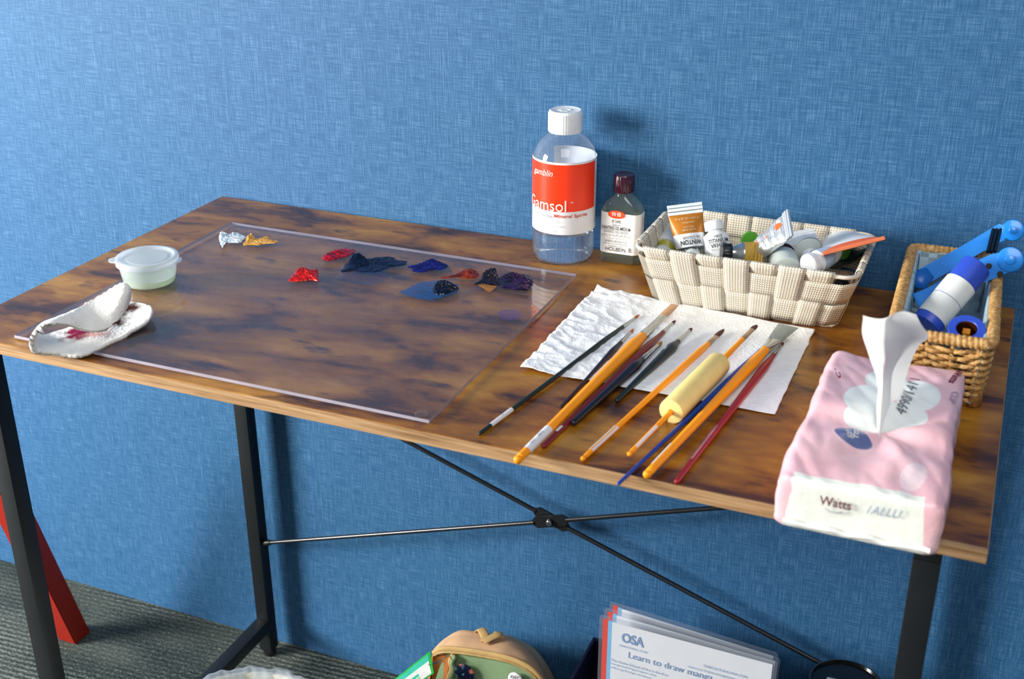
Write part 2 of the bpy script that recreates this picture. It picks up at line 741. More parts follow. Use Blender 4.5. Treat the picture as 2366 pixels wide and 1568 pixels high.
def oil(name, col, rough=.16, col2=None):
    k = Nt(name)
    c2 = lin(col2) if col2 else tuple(x*.45 for x in lin(col)[:3])+(1,)
    nz = k.noise(k.coord((70, 200, 70)), 1, 3, .6)
    k.color(k.ramp(nz, [(.40, c2), (.60, lin(col))]))
    k.setb(Roughness=rough+.08, Specular_IOR_Level=.4)
    k.bump(nz, .35, .0009)
    return k.m


def mound(outline, centre, h, peaks=(), nz=.0012, nr=22, na=96, seed=0, z0=PAL, flat=.5, fray=0.10):
    """star-shaped dab of paint: outline points and peaks are in photograph pixels on the sheet"""
    O = [at(x, y, 0, z0) for x, y in outline]
    c = at(centre[0], centre[1], 0, z0)
    ang = [(p-c) for p in O]
    C = crom([(p.x, p.y) for p in ang], na, closed=True)
    for i in range(na):
        C[i] *= 1+fray*noise.noise(Vector((i*.55, seed*3.3, 0)))+fray*.6*noise.noise(Vector((i*1.7, seed*5.1, 2)))
    PK = [(at(x, y, 0, z0)-c, ph, pr) for x, y, ph, pr in peaks]
    V = [(0, 0, 0)]
    for j in range(1, nr+1):
        t = j/nr
        for i in range(na):
            V.append((C[i][0]*t, C[i][1]*t, t))
    out = []
    for q, (x, y, t) in enumerate(V):
        prof = (1-t**3)**flat
        n_ = fbm(x*260+seed*7, y*420, seed)
        n2_ = fbm(x*480+seed*7, y*620, seed)
        z = .62*h*prof*(1+.55*n_)+.7*nz*prof*n2_
        for p, ph, pr in PK:
            dd = math.hypot(x-p.x, y-p.y)/pr
            z += .5*ph*math.exp(-dd*dd)*(1+.35*n2_)*min(1, (1-t)*6)
        out.append((x, y, max(z, 0) if t < 1 else -.0000))
    F = [(0, 1+i, 1+(i+1) % na) for i in range(na)]
    for j in range(nr-1):
        for i in range(na):
            i2 = (i+1) % na
            F.append((1+j*na+i, 1+(j+1)*na+i, 1+(j+1)*na+i2, 1+j*na+i2))
    return c, out, F


def dab(label, mat, outline, centre, h, peaks=(), **kw):
    c, V, F = mound(outline, centre, h, peaks, **kw)
    o = mesh('paint_dab', V, F, mat)
    o.location = c+Vector((0, 0, .00005))
    tag(o, label, 'paint', 'dabs of oil paint on the acrylic sheet')
    return o


dab('pale blue white paint dab at the far left corner of the acrylic sheet', oil('white_oil', '#e6eff5', .35, '#bccbd8'),
    [(506, 548), (512, 535), (530, 541), (545, 537), (560, 543), (569, 547), (560, 555), (556, 560), (540, 561), (520, 562), (514, 572), (508, 558)], (532, 550), .0016,
    [(511, 546, .008, .004), (536, 540, .004, .003), (552, 558, .003, .006)], seed=1)
dab('yellow ochre paint dab beside the white one', oil('naples_oil', '#f0bb62', .3, '#c98a2e'),
    [(560, 566), (567, 556), (572, 549), (582, 545), (592, 552), (610, 548), (624, 546), (622, 551), (630, 555), (641, 557), (636, 562), (612, 563), (600, 566), (580, 566)], (592, 557), .0016,
    [(574, 553, .008, .006), (581, 549, .006, .004), (625, 548, .002, .006)], seed=2, fray=.16)
dab('elongated crimson paint dab near the far edge of the sheet', oil('crimson_oil', '#c50c26', .1, '#6b0315'),
    [(745, 599), (750, 589), (766, 583), (782, 576), (805, 574), (820, 578), (815, 587), (796, 594), (782, 597), (762, 602)], (782, 588), .0026,
    [(756, 594, .005, .008), (778, 586, .005, .007)], seed=3, nz=.0006)
dab('bright red paint dab nearest the middle of the sheet', oil('cadmium_oil', '#de1508', .18, '#a30c06'),
    [(668, 649), (676, 637), (684, 628), (694, 622), (712, 624), (728, 631), (735, 627), (734, 640), (736, 650), (722, 647), (700, 649), (682, 650)], (706, 638), .0045,
    [(696, 631, .006, .009), (715, 637, .004, .008), (733, 630, .005, .003)], seed=4)
dab('long black-blue paint smear with a raised lump at its left end', oil('indigo_oil', '#0b1440', .2, '#05091c'),
    [(790, 628), (796, 615), (808, 600), (820, 594), (836, 595), (842, 601), (868, 594), (905, 593), (918, 600), (943, 604), (928, 614), (900, 617), (875, 627), (850, 629), (815, 626)], (858, 612), .0022,
    [(820, 606, .014, .011), (829, 600, .006, .007)], seed=5)
dab('short deep ultramarine paint smear in the row at the far edge', oil('ultramarine_oil', '#10107c', .25, '#07063e'),
    [(942, 617), (960, 612), (978, 606), (998, 601), (1012, 604), (1030, 610), (1035, 616), (1022, 622), (996, 624), (975, 629), (955, 627), (952, 621)], (988, 615), .0028,
    [(1000, 606, .004, .008)], seed=6)
dab('small reddish brown paint dab with a thin tail', oil('sienna_oil', '#8a2c10', .12, '#4f1307'),
    [(1020, 641), (1040, 637), (1058, 632), (1070, 625), (1088, 624), (1103, 629), (1108, 636), (1100, 642), (1084, 643), (1060, 641), (1040, 642), (1024, 643)], (1078, 635), .0022,
    [(1084, 632, .006, .010)], seed=7, nz=.0004, fray=.06)
dab('dark near-black paint dab with an ochre smudge below it, right of the brown one', oil('umber_oil', '#1c1226', .12, '#0b0710'),
    [(1097, 657), (1110, 650), (1114, 638), (1124, 627), (1140, 625), (1150, 634), (1152, 646), (1158, 656), (1143, 660), (1120, 657)], (1132, 645), .004,
    [(1128, 640, .007, .010), (1142, 632, .006, .008)], seed=8)
dab('dark violet paint dab at the right end of the row', oil('violet_oil', '#2c1446', .12, '#0d0718'),
    [(1148, 645), (1166, 640), (1178, 633), (1192, 633), (1205, 640), (1222, 638), (1232, 650), (1228, 660), (1216, 670), (1198, 670), (1180, 668), (1160, 662)], (1192, 652), .0040,
    [(1176, 644, .007, .009), (1200, 646, .005, .010), (1215, 655, .005, .010)], seed=9)
o = dab('glossy blue-black paint dab lying in a flat blue smear, nearest of the dark dabs', oil('prussian_oil', '#07102c', .06, '#03060f'),
        [(1000, 672), (1004, 660), (1018, 653), (1034, 653), (1048, 660), (1061, 667), (1050, 670), (1042, 676), (1024, 681), (1008, 680)], (1024, 668), .006,
        [(1022, 664, .006, .012)], seed=10, nz=.0002, fray=.04)


def film(col, dens=.8):
    k = Nt('paint_film')
    tr = k.n('ShaderNodeBsdfTransparent')
    tr.inputs[0].default_value = (1, 1, 1, 1)
    k.setb(Base_Color=lin(col), Roughness=.25)
    mx = k.n('ShaderNodeMixShader')
    nz = k.noise(k.coord((60, 160, 1)), 1, 3)
    k.l(k.math('MULTIPLY', k.ramp(nz, [(.25, (.5, .5, .5)), (.6, (1, 1, 1))]), dens), mx.inputs[0])
    k.l(tr.outputs[0], mx.inputs[1])
    k.l(k.b.outputs[0], mx.inputs[2])
    k.l(mx.outputs[0], k.out.inputs['Surface'])
    return k.m


def smear(parent, col, outline, centre, seed, dens=.85):
    c, V, F = mound(outline, centre, .0003, seed=seed, nz=.0001, nr=8, fray=.12)
    s_ = mesh('thin_smear', V, F, film(col, dens), parent)
    s_.location = c-parent.location+Vector((0, 0, .0001))
    return s_


smear(o, '#1c4f8a', [(925, 676), (950, 662), (975, 652), (1010, 648), (1040, 650), (1060, 662), (1052, 676), (1030, 683), (1005, 691), (975, 690), (948, 684)], (995, 668), 11)
dabs = [x for x in COL.objects if x.name.startswith('paint_dab')]
smear(dabs[7], '#b97a12', [(1106, 658), (1130, 656), (1148, 660), (1140, 669), (1130, 675), (1120, 669)], (1128, 664), 12, .8)
smear(dabs[6], '#c0773c', [(1048, 640), (1045, 620), (1060, 618), (1085, 622), (1110, 624), (1117, 632), (1105, 644), (1075, 648)], (1080, 634), 13, .35)
smear(dabs[4], '#2a4f86', [(795, 632), (840, 628), (880, 626), (900, 634), (888, 648), (860, 658), (820, 655), (785, 645)], (845, 641), 14, .35)
smear(dabs[9], '#53478c', [(1150, 722), (1170, 714), (1195, 716), (1205, 728), (1190, 738), (1165, 738)], (1178, 727), 15, .5)

# ================================================================== PLASTIC TUB
c0 = Vector((-.5545, -.306, PAL))
tub = empty('lidded_tub', c0, 'small round translucent plastic tub with snap lid on the acrylic sheet', 'container', rot=(0, 0, R(10)))
M_tub = thin_clear('milky_plastic', (.95, .98, 1), body=.56, body_col=(.82, .92, 1), gloss=1.2, rough=.08)
M_lid = thin_clear('milky_lid', (.95, .98, 1), body=.68, body_col=(.86, .92, 1), gloss=1.3, rough=.12)
M_oilliq = thin_clear('pale_green_liquid', (.94, .98, .78), body=.45, body_col=(.78, .90, .60), gloss=.8, rough=.03)
lathe('tub_body', [(.0255, .0006), (.0272, .0012), (.0285, .004), (.0296, .010), (.0302, .0125), (.0306, .0155), (.0311, .018), (.0316, .0215), (.0322, .024), (.0326, .0262), (.0326, .0275)], M_tub, tub, cap1=False, n=72, sharp=12)
lathe('liquid', [(.0250, .0012), (.0270, .0020), (.0281, .005), (.0286, .0085)], M_oilliq, tub, n=64)
V = []
prof = [(.0330, .0235), (.0345, .0240), (.0347, .0262), (.0347, .0285), (.0340, .0305), (.0325, .0312), (.0300, .0310), (.0285, .0290), (.0265, .0282), (.0225, .0282), (.0215, .0290), (.0195, .0288), (.0, .0286)]
lid = lathe('lid', prof[:-1]+[(.0005, .0286)], M_lid, tub, cap0=False, n=72)
for a, tl_ in ((PI*1.07, .0100), (R(12), .0055)):
    bm = bmesh.new()
    pts = []
    for i in range(13):
        t = -PI/2+PI*i/12
        pts.append((.033+tl_*math.cos(t), .0085*math.sin(t)))
    for zz in (.0248, .0262):
        for p in pts:
            bm.verts.new((p[0], p[1], zz))
    bm.verts.ensure_lookup_table()
    n_ = len(pts)
    bm.faces.new([bm.verts[i] for i in range(n_)][::-1])
    bm.faces.new([bm.verts[i+n_] for i in range(n_)])
    for i in range(n_):
        j = (i+1) % n_
        bm.faces.new((bm.verts[i], bm.verts[j], bm.verts[j+n_], bm.verts[i+n_]))
    tb = bm_obj('lid_tab', bm, M_lid, lid)
    tb.rotation_euler = (0, 0, a)

# ================================================================== PAPER TOWELS
def paper(name, col='#eef2f4', emb=.5, stains=None):
    k = Nt(name)
    v_ = k.coord()
    q = k.n('ShaderNodeTexVoronoi')
    q.inputs['Scale'].default_value = 330
    k.l(v_, q.inputs['Vector'])
    base = lin(col)
    nz = k.noise(v_, 70, 4, .6)
    cc = k.ramp(nz, [(.35, tuple(x*.93 for x in base[:3])+(1,)), (.6, base)])
    if stains:
        for col_, items, soft in stains:
            cc = k.mix(k.blobs(items, soft, .02, 90), cc, lin(col_))
    k.color(cc)
    k.setb(Roughness=.9, Specular_IOR_Level=.15)
    k.bump(k.math('ADD', q.outputs['Distance'], k.math('MULTIPLY', nz, 1.2)), emb, .0008)
    return k.m


rows = [  # (far, middle, near) each px, py, height above the sheet
    [(349, 705, .012), (351, 716, .013), (346, 737, .008)],
    [(292, 699, .007), (300, 728, .007), (288, 772, .004)],
    [(205, 735, .005), (215, 770, .006), (208, 811, .002)],
    [(150, 758, .003), (160, 785, .004), (168, 820, .001)],
    [(112, 770, .004), (118, 792, .003), (122, 812, .001)],
    [(90, 768, .013), (84, 790, .011), (84, 808, .009)],
    [(103, 754, .026), (88, 768, .027), (80, 780, .024)],
    [(135, 741, .031), (120, 748, .034), (105, 757, .033)],
    [(168, 727, .032), (160, 735, .033), (150, 752, .030)],
    [(205, 703, .034), (205, 728, .028), (195, 765, .018)],
    [(248, 680, .040), (250, 715, .031), (243, 764, .017)],
    [(283, 658, .050), (284, 685, .042), (274, 728, .026)],
    [(291, 659, .050), (294, 668, .046), (293, 692, .036)],
]
C = [[tuple(at(x, y, h_, PAL)) for x, y, h_ in r_] for r_ in rows]
G = patch(C, 110, 34)
org = at(200, 800, 0, PAL)
st = [('#7d0f3c', [(tuple(at(186, 772, .005, PAL)-org), (.016, .012, .008), .7), (tuple(at(172, 762, .005, PAL)-org), (.009, .008, .008))], .35),
      ('#3d1a14', [(tuple(at(284, 714, .007, PAL)-org), (.017, .018, .009), -.4), (tuple(at(262, 742, .006, PAL)-org), (.014, .012, .008))], .4),
      ('#d9a7a0', [(tuple(at(225, 770, .006, PAL)-org), (.012, .007, .006), .6)], .6)]
V = []
for i in range(110):
    for j in range(34):
        p = Vector(G[i, j])-org
        n_ = fbm(p.x*70, p.y*70, p.z*70+3)
        e_ = .0005*math.sin(i*1.9)*(1 if j in (0, 33) else 0)
        p += Vector((.0, e_, .0009*n_))
        V.append(p)
o = mesh('folded_paper_towel', V, grid_faces(110, 34), paper('stained_paper', '#f2f1ec', .6, st))
o.location = org
md = o.modifiers.new('thick', 'SOLIDIFY')
md.thickness = .0042
md.offset = 1
tag(o, 'folded white paper towel with purple and brown paint stains beside the lidded tub', 'paper towel')

cA, cB, cC, cD = at(1380, 668), at(1202, 855), at(1790, 960), at(1882, 765)
NR, NC = 120, 130
V = []
org = (cA+cB+cC+cD)/4
for i in range(NR):
    t = i/(NR-1)
    for j in range(NC):
        s = j/(NC-1)
        p = (cA.lerp(cD, s)).lerp(cB.lerp(cC, s), t)
        cr = max(0, 1-s*1.7)*(1-.25*t)
        n1 = abs(noise.noise(Vector((p.x*34, p.y*48, 1))))
        n2 = abs(noise.noise(Vector((p.x*90+4, p.y*120, 5))))
        z = .0012+.0062*cr*(.5-n1)*1.0+.0026*cr*(.5-n2)+.0012*(noise.noise(Vector((p.x*22, p.y*22, 9)))+.3)
        edge = min(s, 1-s, t, 1-t)
        z = max(z, .0009)
        # quilting ribs of the embossed paper
        jx = .0009*noise.noise(Vector((s*11, t*13, 0))) if edge < .01 else 0
        p = p+Vector((jx, jx, z))
        V.append(p-org)
o = mesh('paper_towel_sheet', V, grid_faces(NR, NC), paper('white_paper', '#f1f5f8', .45))
md = o.modifiers.new('thick', 'SOLIDIFY')
md.thickness = .0004
md.offset = -1
o.location = org
tag(o, 'flat white paper towel sheet under the row of brushes', 'paper towel')


# ================================================================== BOTTLES
def solid_tint(name, col, ior=1.33, rough=0.0):
    k = Nt(name)
    k.setb(Base_Color=tuple(col)+(1,), Roughness=rough, IOR=ior, Transmission_Weight=1.0)
    return k.m


def wrap(Rr, front):
    """mapper: x metres round the bottle from its front (to the viewer's right), y height"""
    def f(x, y):
        a = x/Rr
        return (Rr*math.sin(a), -Rr*math.cos(a), y)
    return f


def arc_panel(name, Rr, a0, a1, z0, z1, mat, parent, n=60, th=.0003):
    V, F = [], []
    for i in range(n+1):
        a = R(a0+(a1-a0)*i/n)
        V += [(Rr*math.sin(a), -Rr*math.cos(a), z0), (Rr*math.sin(a), -Rr*math.cos(a), z1)]
    for i in range(n):
        F.append((2*i, 2*i+2, 2*i+3, 2*i+1))
    o_ = mesh(name, V, F, mat, parent)
    return o_


bx, by = -.161, -.0415
az = math.atan2(CAM[0]-bx, -(CAM[1]-by))
bot = empty('solvent_bottle', (bx, by, T), 'tall clear plastic bottle of mineral spirits with orange label and white ribbed cap', 'bottle', rot=(0, 0, az))
RB = .0366
M_pet = thin_clear('clear_bottle', (.96, .98, 1), body=.10, body_col=(.8, .85, .95), gloss=1.5, ior=1.45, rough=.03)
lathe('bottle_body', [(.026, .0012), (.031, .0008), (.0345, .0030), (RB-.0003, .0085), (RB, .014), (RB, .122), (RB-.001, .128), (RB-.0045, .1355), (.0275, .1425), (.0205, .148), (.0172, .1505), (.0165, .156)], M_pet, bot, cap1=False, n=72)
lathe('solvent', [(.0255, .0032), (.031, .0030), (.0340, .0052), (RB-.0014, .0095), (RB-.0012, .036)], solid_tint('clear_liquid', (.86, .93, 1.0), 1.20), bot, n=64)
M_capw = plain('white_cap', '#e6edf2', .38)
cp = lathe('cap', [(.0188, .1515), (.0192, .1525), (.0192, .1725), (.0186, .1750), (.0172, .1762), (.0160, .1756), (.0005, .1754)], M_capw, bot, n=120,
           mod=lambda r, z, a: r*(1+(.020*(1 if math.cos(a*40) > 0 else -1) if (.1525 <= z <= .1730 and r > .018) else 0)), sharp=50)
k_ = [((.0085*math.cos(t)*(.45+.55*(i % 2)), .0085*math.sin(t)*(.45+.55*(i % 2)), .1755)) for i, t in enumerate([2*PI*q/14 for q in range(14)])]
V, F = sweep(k_, .0006, 6, closed=True)
mesh('cap_relief', V, F, M_capw, cp)
M_lab = plain('label_white', '#eef0f4', .35, var=.02)
M_orange = plain('label_orange', '#fb3a12', .35, var=.03)
lb = arc_panel('label', RB+.0003, -112, 200, .0395, .1245, M_lab, bot, 90)
arc_panel('orange_panel', RB+.0006, -112, 68, .0672, .1220, M_orange, lb, 60)
wm = wrap(RB+.0010, 0)
dg = RB*PI/180
lettering([('Gamsol', 4*dg, .0675, .0545, .0135, 'r', dict(slice_w=.002)),
           ('gamblin', -21*dg, .1055, .030, .0095, 'r', dict(shear=.35, slice_w=.002)),
           ('™', 14*dg, .0775, .0035, .0018, 'c', {})], wm, M_inkwhite, lb)
lettering([('Pure Odorless', -21*dg, .0592, .0275, .0042, 'r', dict(slice_w=.003))], wm, M_inkgrey, lb)
lettering([('Mineral Spirits', -18*dg, .0592, .0415, .0050, 'l', dict(slice_w=.003, bold=.02))], wm, plain('label_red_ink', '#d8604a', .5), lb)
lettering([('for oil painting mediums', -7*dg, .0535, .036, .0030, 'r', dict(slice_w=.003)),
           ('cleaning brushes and tools', 1*dg, .0480, .040, .0030, 'r', dict(slice_w=.003)),
           ('distilled and reusable', -13*dg, .0430, .030, .0030, 'r', dict(slice_w=.003))], wm, plain('pale_ink', '#bfc3cc', .5), lb)
lettering([('always forward. Together', 0, 0, .062, .0032, 'l', {})], lambda x, y: wm(76*dg-y, .047+x), M_inkgrey, lb)

# square shouldered bottle of oil medium
sb = empty('medium_bottle', (-.0925, -.0300, T), 'small clear glass bottle of painting oil medium with white label and dark maroon cap', 'bottle')


def rrect(w, d, r, n=8):
    pts = []
    for cx_, cy_, a0 in ((w/2-r, -d/2+r, -PI/2), (w/2-r, d/2-r, 0), (-w/2+r, d/2-r, PI/2), (-w/2+r, -d/2+r, PI)):
        for i in range(n):
            a = a0+PI/2*i/(n-1)
            pts.append((cx_+r*math.cos(a), cy_+r*math.sin(a)))
    return pts


def loft(name, rings, mat, parent=None, cap0=True, cap1=True, sharp=40):
    n = len(rings[0][0])
    V, F = [], []
    for pts, z in rings:
        V += [(x, y, z) for x, y in pts]
    for j in range(len(rings)-1):
        for i in range(n):
            q = (i+1) % n
            F.append((j*n+i, j*n+q, (j+1)*n+q, (j+1)*n+i))
    if cap0:
        F.append(tuple(range(n-1, -1, -1)))
    if cap1:
        F.append(tuple(range((len(rings)-1)*n, len(rings)*n)))
    return mesh(name, V, F, mat, parent, sharp=sharp)


W_, D_ = .0480, .0270
M_glass = thin_clear('bottle_glass', (.95, .99, .97), body=.13, body_col=(.62, .76, .72), gloss=1.6, ior=1.5, rough=.02)
loft('bottle_body', [(rrect(W_-.006, D_-.006, .007), .0), (rrect(W_-.001, D_-.001, .009), .0018), (rrect(W_, D_, .009), .006), (rrect(W_, D_, .009), .062), (rrect(W_-.002, D_-.001, .010), .0675),
                     (rrect(W_-.009, D_-.002, .0105), .0735), (rrect(W_-.020, D_-.004, .0100), .0785), (rrect(.0215, .0205, .0100), .0815), (rrect(.0200, .0200, .00995), .084), (rrect(.0200, .0200, .00995), .088)], M_glass, sb, cap1=False)
loft('oil', [(rrect(W_-.0075, D_-.0075, .006), .0030), (rrect(W_-.004, D_-.004, .0075), .006), (rrect(W_-.004, D_-.004, .0075), .0625)], thin_clear('green_gold_oil', (.93, .95, .80), body=.06, body_col=(.55, .52, .25), gloss=.5), sb)
lathe('cap', [(.0113, .0855), (.0118, .0862), (.0118, .1040), (.0108, .1058), (.0005, .1062)], plain('maroon_plastic', '#3a0a26', .22, coat=.5), sb, n=90,
      mod=lambda r, z, a: r*(1+(.025*math.cos(a*24) if (.086 < z < .1045 and r > .011) else 0)))
pts = rrect(W_+.0006, D_+.0006, .0093, 10)
V, F = [], []
n_ = len(pts)
# leave the rear open: wrap the front and both sides
order = sorted(range(n_), key=lambda i: math.atan2(pts[i][0], -pts[i][1]))
order = [i for i in order if pts[i][1] < D_*.30]
pp = [pts[i] for i in order]
for x, y in pp:
    V += [(x, y, .0135), (x, y, .0625)]
F = [(2*i, 2*i+2, 2*i+3, 2*i+1) for i in range(len(pp)-1)]
lb = mesh('label', V, F, plain('paper_label', '#f2f3f2', .5, var=.02), sb)
V, F = [], []
for i in range(41):
    t = PI*2*i/40
    V.append((.0105*math.cos(t)-.003, -D_/2-.0008, .0610+.0048*math.sin(t)))
F = [tuple(range(41))]
mesh('red_oval', V, F, plain('label_red', '#ee5328', .4), lb)
fm = lambda x, y: (x-.003, -D_/2-.0006-.0004, y)
lettering([('0 545', 0, .0510, .0105, .0036, 'c'), ('PAINTING OIL MEDIUM', 0, .0425, .0340, .0042, 'c', dict(bold=.01)), ('オドレス ペンチング オイル', 0, .0340, .034, .0034, 'c'),
           ('HOLBEIN', 0, .0165, .0240, .0046, 'c'), ('B', .0175, .0172, .003, .005, 'c')], fm, M_ink, lb)
lettering([('Odorless', 0, .0472, .0105, .0026, 'c', dict(shear=.3)), ('LINSEED OIL BASED', 0, .0386, .0300, .0032, 'c'), ('リンシードベース', 0, .0306, .021, .0025, 'c'), ('微香性 調合溶き油', 0, .0270, .026, .0028, 'c'),
           ('FOR OIL COLOR PAINTING', 0, .0245, .030, .0016, 'c'), ('holbein 217', 0, .0217, .017, .0020, 'c')], fm, M_inkgrey, lb)
lettering([('微香', 0, .0592, .0120, .0048, 'c')], lambda x, y: (x-.003, -D_/2-.0014, y), M_inkwhite, lb)
lettering([('第4類 引火性液体 火気厳禁', 0, 0, .040, .0055, 'l')], lambda x, y: (W_/2+.0009, -.004+y, .0175+x), plain('pink_ink', '#cc9999', .5), lb)


# ================================================================== STRAP BASKET
def uvset(o_, uvs):
    me = o_.data
    ul = me.uv_layers.new(name='UVMap')
    for lp in me.loops:
        ul.data[lp.index].uv = uvs[lp.vertex_index]


k = Nt('braided_cream_strap')
uvn = k.n('ShaderNodeUVMap')
sp = k.n('ShaderNodeSeparateXYZ')
k.l(uvn.outputs[0], sp.inputs[0])
cell = k.math('MULTIPLY', sp.outputs[1], 330.0)
saw = k.math('ABSOLUTE', k.math('SUBTRACT', k.math('FRACT', cell), .5))
ph = k.math('ADD', k.math('MULTIPLY', sp.outputs[0], 2600.0), k.math('MULTIPLY', saw, 5.0))
rib = k.math('ADD', k.math('MULTIPLY', k.math('SINE', ph), .5), .5)
val = k.math('SINE', k.math('MULTIPLY', saw, PI))
hh = k.math('ADD', k.math('MULTIPLY', rib, .6), k.math('MULTIPLY', val, .5))
k.color(k.ramp(hh, [(.15, lin('#9d907a')), (.55, lin('#d8cdb6')), (1.0, lin('#f3ecdc'))]))
k.setb(Roughness=.38, Sheen_Weight=.2)
k.bump(hh, .8, .0009)
M_strap = k.m
M_wire = plain('cream_wire', '#d9d2c2', .35)
bk = empty('strap_basket', (.0765, -.095, T), 'cream basket woven from wide braided straps over a wire rim, full of paint tubes', 'basket')
RX0, RX1, RY0, RY1 = -.113, .114, -.071, .066      # rim
BX0, BX1, BY0, BY1 = -.099, .092, -.036, .040      # foot
HB = .070


def rect_at(z):
    t = z/HB
    return (BX0+(RX0-BX0)*t, BX1+(RX1-BX1)*t, BY0+(RY0-BY0)*t, BY1+(RY1-BY1)*t)


def side_pt(side, u, z, off):
    x0, x1, y0, y1 = rect_at(z)
    if side == 'f':
        return Vector((x0+(x1-x0)*u, y0-off, z))
    if side == 'b':
        return Vector((x1-(x1-x0)*u, y1+off, z))
    if side == 'r':
        return Vector((x1+off, y0+(y1-y0)*u, z))
    return Vector((x0-off, y1-(y1-y0)*u, z))


wp = []
for (cx_, cy_, a0) in ((RX1-.014, RY0+.014, -PI/2), (RX1-.014, RY1-.014, 0), (RX0+.014, RY1-.014, PI/2), (RX0+.014, RY0+.014, PI)):
    for i in range(8):
        a = a0+PI/2*i/7
        wp.append((cx_+.014*math.cos(a), cy_+.014*math.sin(a), HB))
V, F = sweep(wp, .0021, 12, closed=True)
rim = mesh('wire_rim', V, F, M_wire, bk)
V, F = sweep([(x*.83-.001, y*.54+.002, .002) for x, y, z in wp], .0018, 8, closed=True)
mesh('wire_foot', V, F, M_wire, bk)
for side, cnt, m0, m1, wr in (('f', 7, .045, .090, .0275), ('b', 7, .09, .045, .0275), ('r', 4, .12, .12, .024), ('l', 4, .12, .12, .024)):
    for i in range(cnt):
        uc = m0+(1-m0-m1)*(i+.5)/cnt
        x0, x1, y0, y1 = rect_at(HB)
        Ln = (x1-x0) if side in 'fb' else (y1-y0)
        hw = wr/2/Ln*.98
        path = []
        par = 1 if i % 2 == 0 else -1
        for q in range(5):
            z = .052+.016*q/4
            path.append((-.0028, z))
        for q in range(1, 8):
            a = PI-PI*q/8
            path.append((.0030*math.cos(a), HB+.0030*math.sin(a)))
        for q in range(26):
            z = .067-.066*q/25
            o2 = par*.0014*(-1 if z > .0325 else 1)*min(1, abs(z-.0325)/.005)
            if z > .0325:
                o2 *= min(1, (HB-z)/.008)
            path.append((.0016+o2, z))
        path.append((-.004, .0006))
        path.append((-.020, .0004))
        V, UV = [], []
        s_ = 0
        for n_, (of, z) in enumerate(path):
            if n_:
                s_ += math.hypot(path[n_][0]-path[n_-1][0], path[n_][1]-path[n_-1][1])
            for c_ in range(5):
                uu = uc+hw*(c_/2-1)
                p = side_pt(side, uu, min(z, HB), of)
                p.z = z
                V.append(p)
                UV.append((s_, (c_/4)*wr))
        st_ = mesh('strap', V, grid_faces(len(path), 5), M_strap, bk)
        uvset(st_, UV)
        md = st_.modifiers.new('thick', 'SOLIDIFY')
        md.thickness = .0009
for row, (za, zb) in enumerate(((.003, .0315), (.034, .0605))):
    V, UV = [], []
    ncol = 5
    pts = []
    for side, cnt, m0, m1 in (('f', 7, .045, .090), ('r', 4, .12, .12), ('b', 7, .09, .045), ('l', 4, .12, .12)):
        x0, x1, y0, y1 = rect_at(HB)
        Ln = (x1-x0) if side in 'fb' else (y1-y0)
        cr_ = .010/Ln
        N_ = 84 if side in 'fb' else 48
        for i in range(N_):
            u = cr_+(1-2*cr_)*i/(N_-1)
            pts.append((side, u, cnt, m0, m1))
    prev = None
    s_ = 0
    for side, u, cnt, m0, m1 in pts:
        q = (u-m0)/(1-m0-m1)*cnt
        o2 = 0
        if 0 <= q <= cnt:
            o2 = math.cos(PI*(q-.5))*(1 if row == 1 else -1)
            o2 = max(-1, min(1, o2*1.8))*.0013
        p0 = side_pt(side, u, (za+zb)/2, .0012+o2)
        if prev is not None:
            s_ += (p0-prev).length
        prev = p0
        for c_ in range(ncol):
            z = za+(zb-za)*c_/(ncol-1)
            V.append(side_pt(side, u, z, .0012+o2))
            UV.append((s_, c_/(ncol-1)*(zb-za)))
    nr = len(pts)
    F = grid_faces(nr, ncol)
    F += [((nr-1)*ncol+c_, (nr-1)*ncol+c_+1, c_+1, c_) for c_ in range(ncol-1)]
    b_ = mesh('strap_band', V, F, M_strap, bk)
    uvset(b_, UV)
    md = b_.modifiers.new('thick', 'SOLIDIFY')
    md.thickness = .0009
V, UV = [], []
for i in range(12):
    for j in range(8):
        x = BX0+(BX1-BX0)*i/11
        y = BY0+(BY1-BY0)*j/7
        V.append((x, y, .0008))
        UV.append((x, y))
b_ = mesh('basket_floor', V, grid_faces(12, 8), M_strap, bk)
uvset(b_, UV)


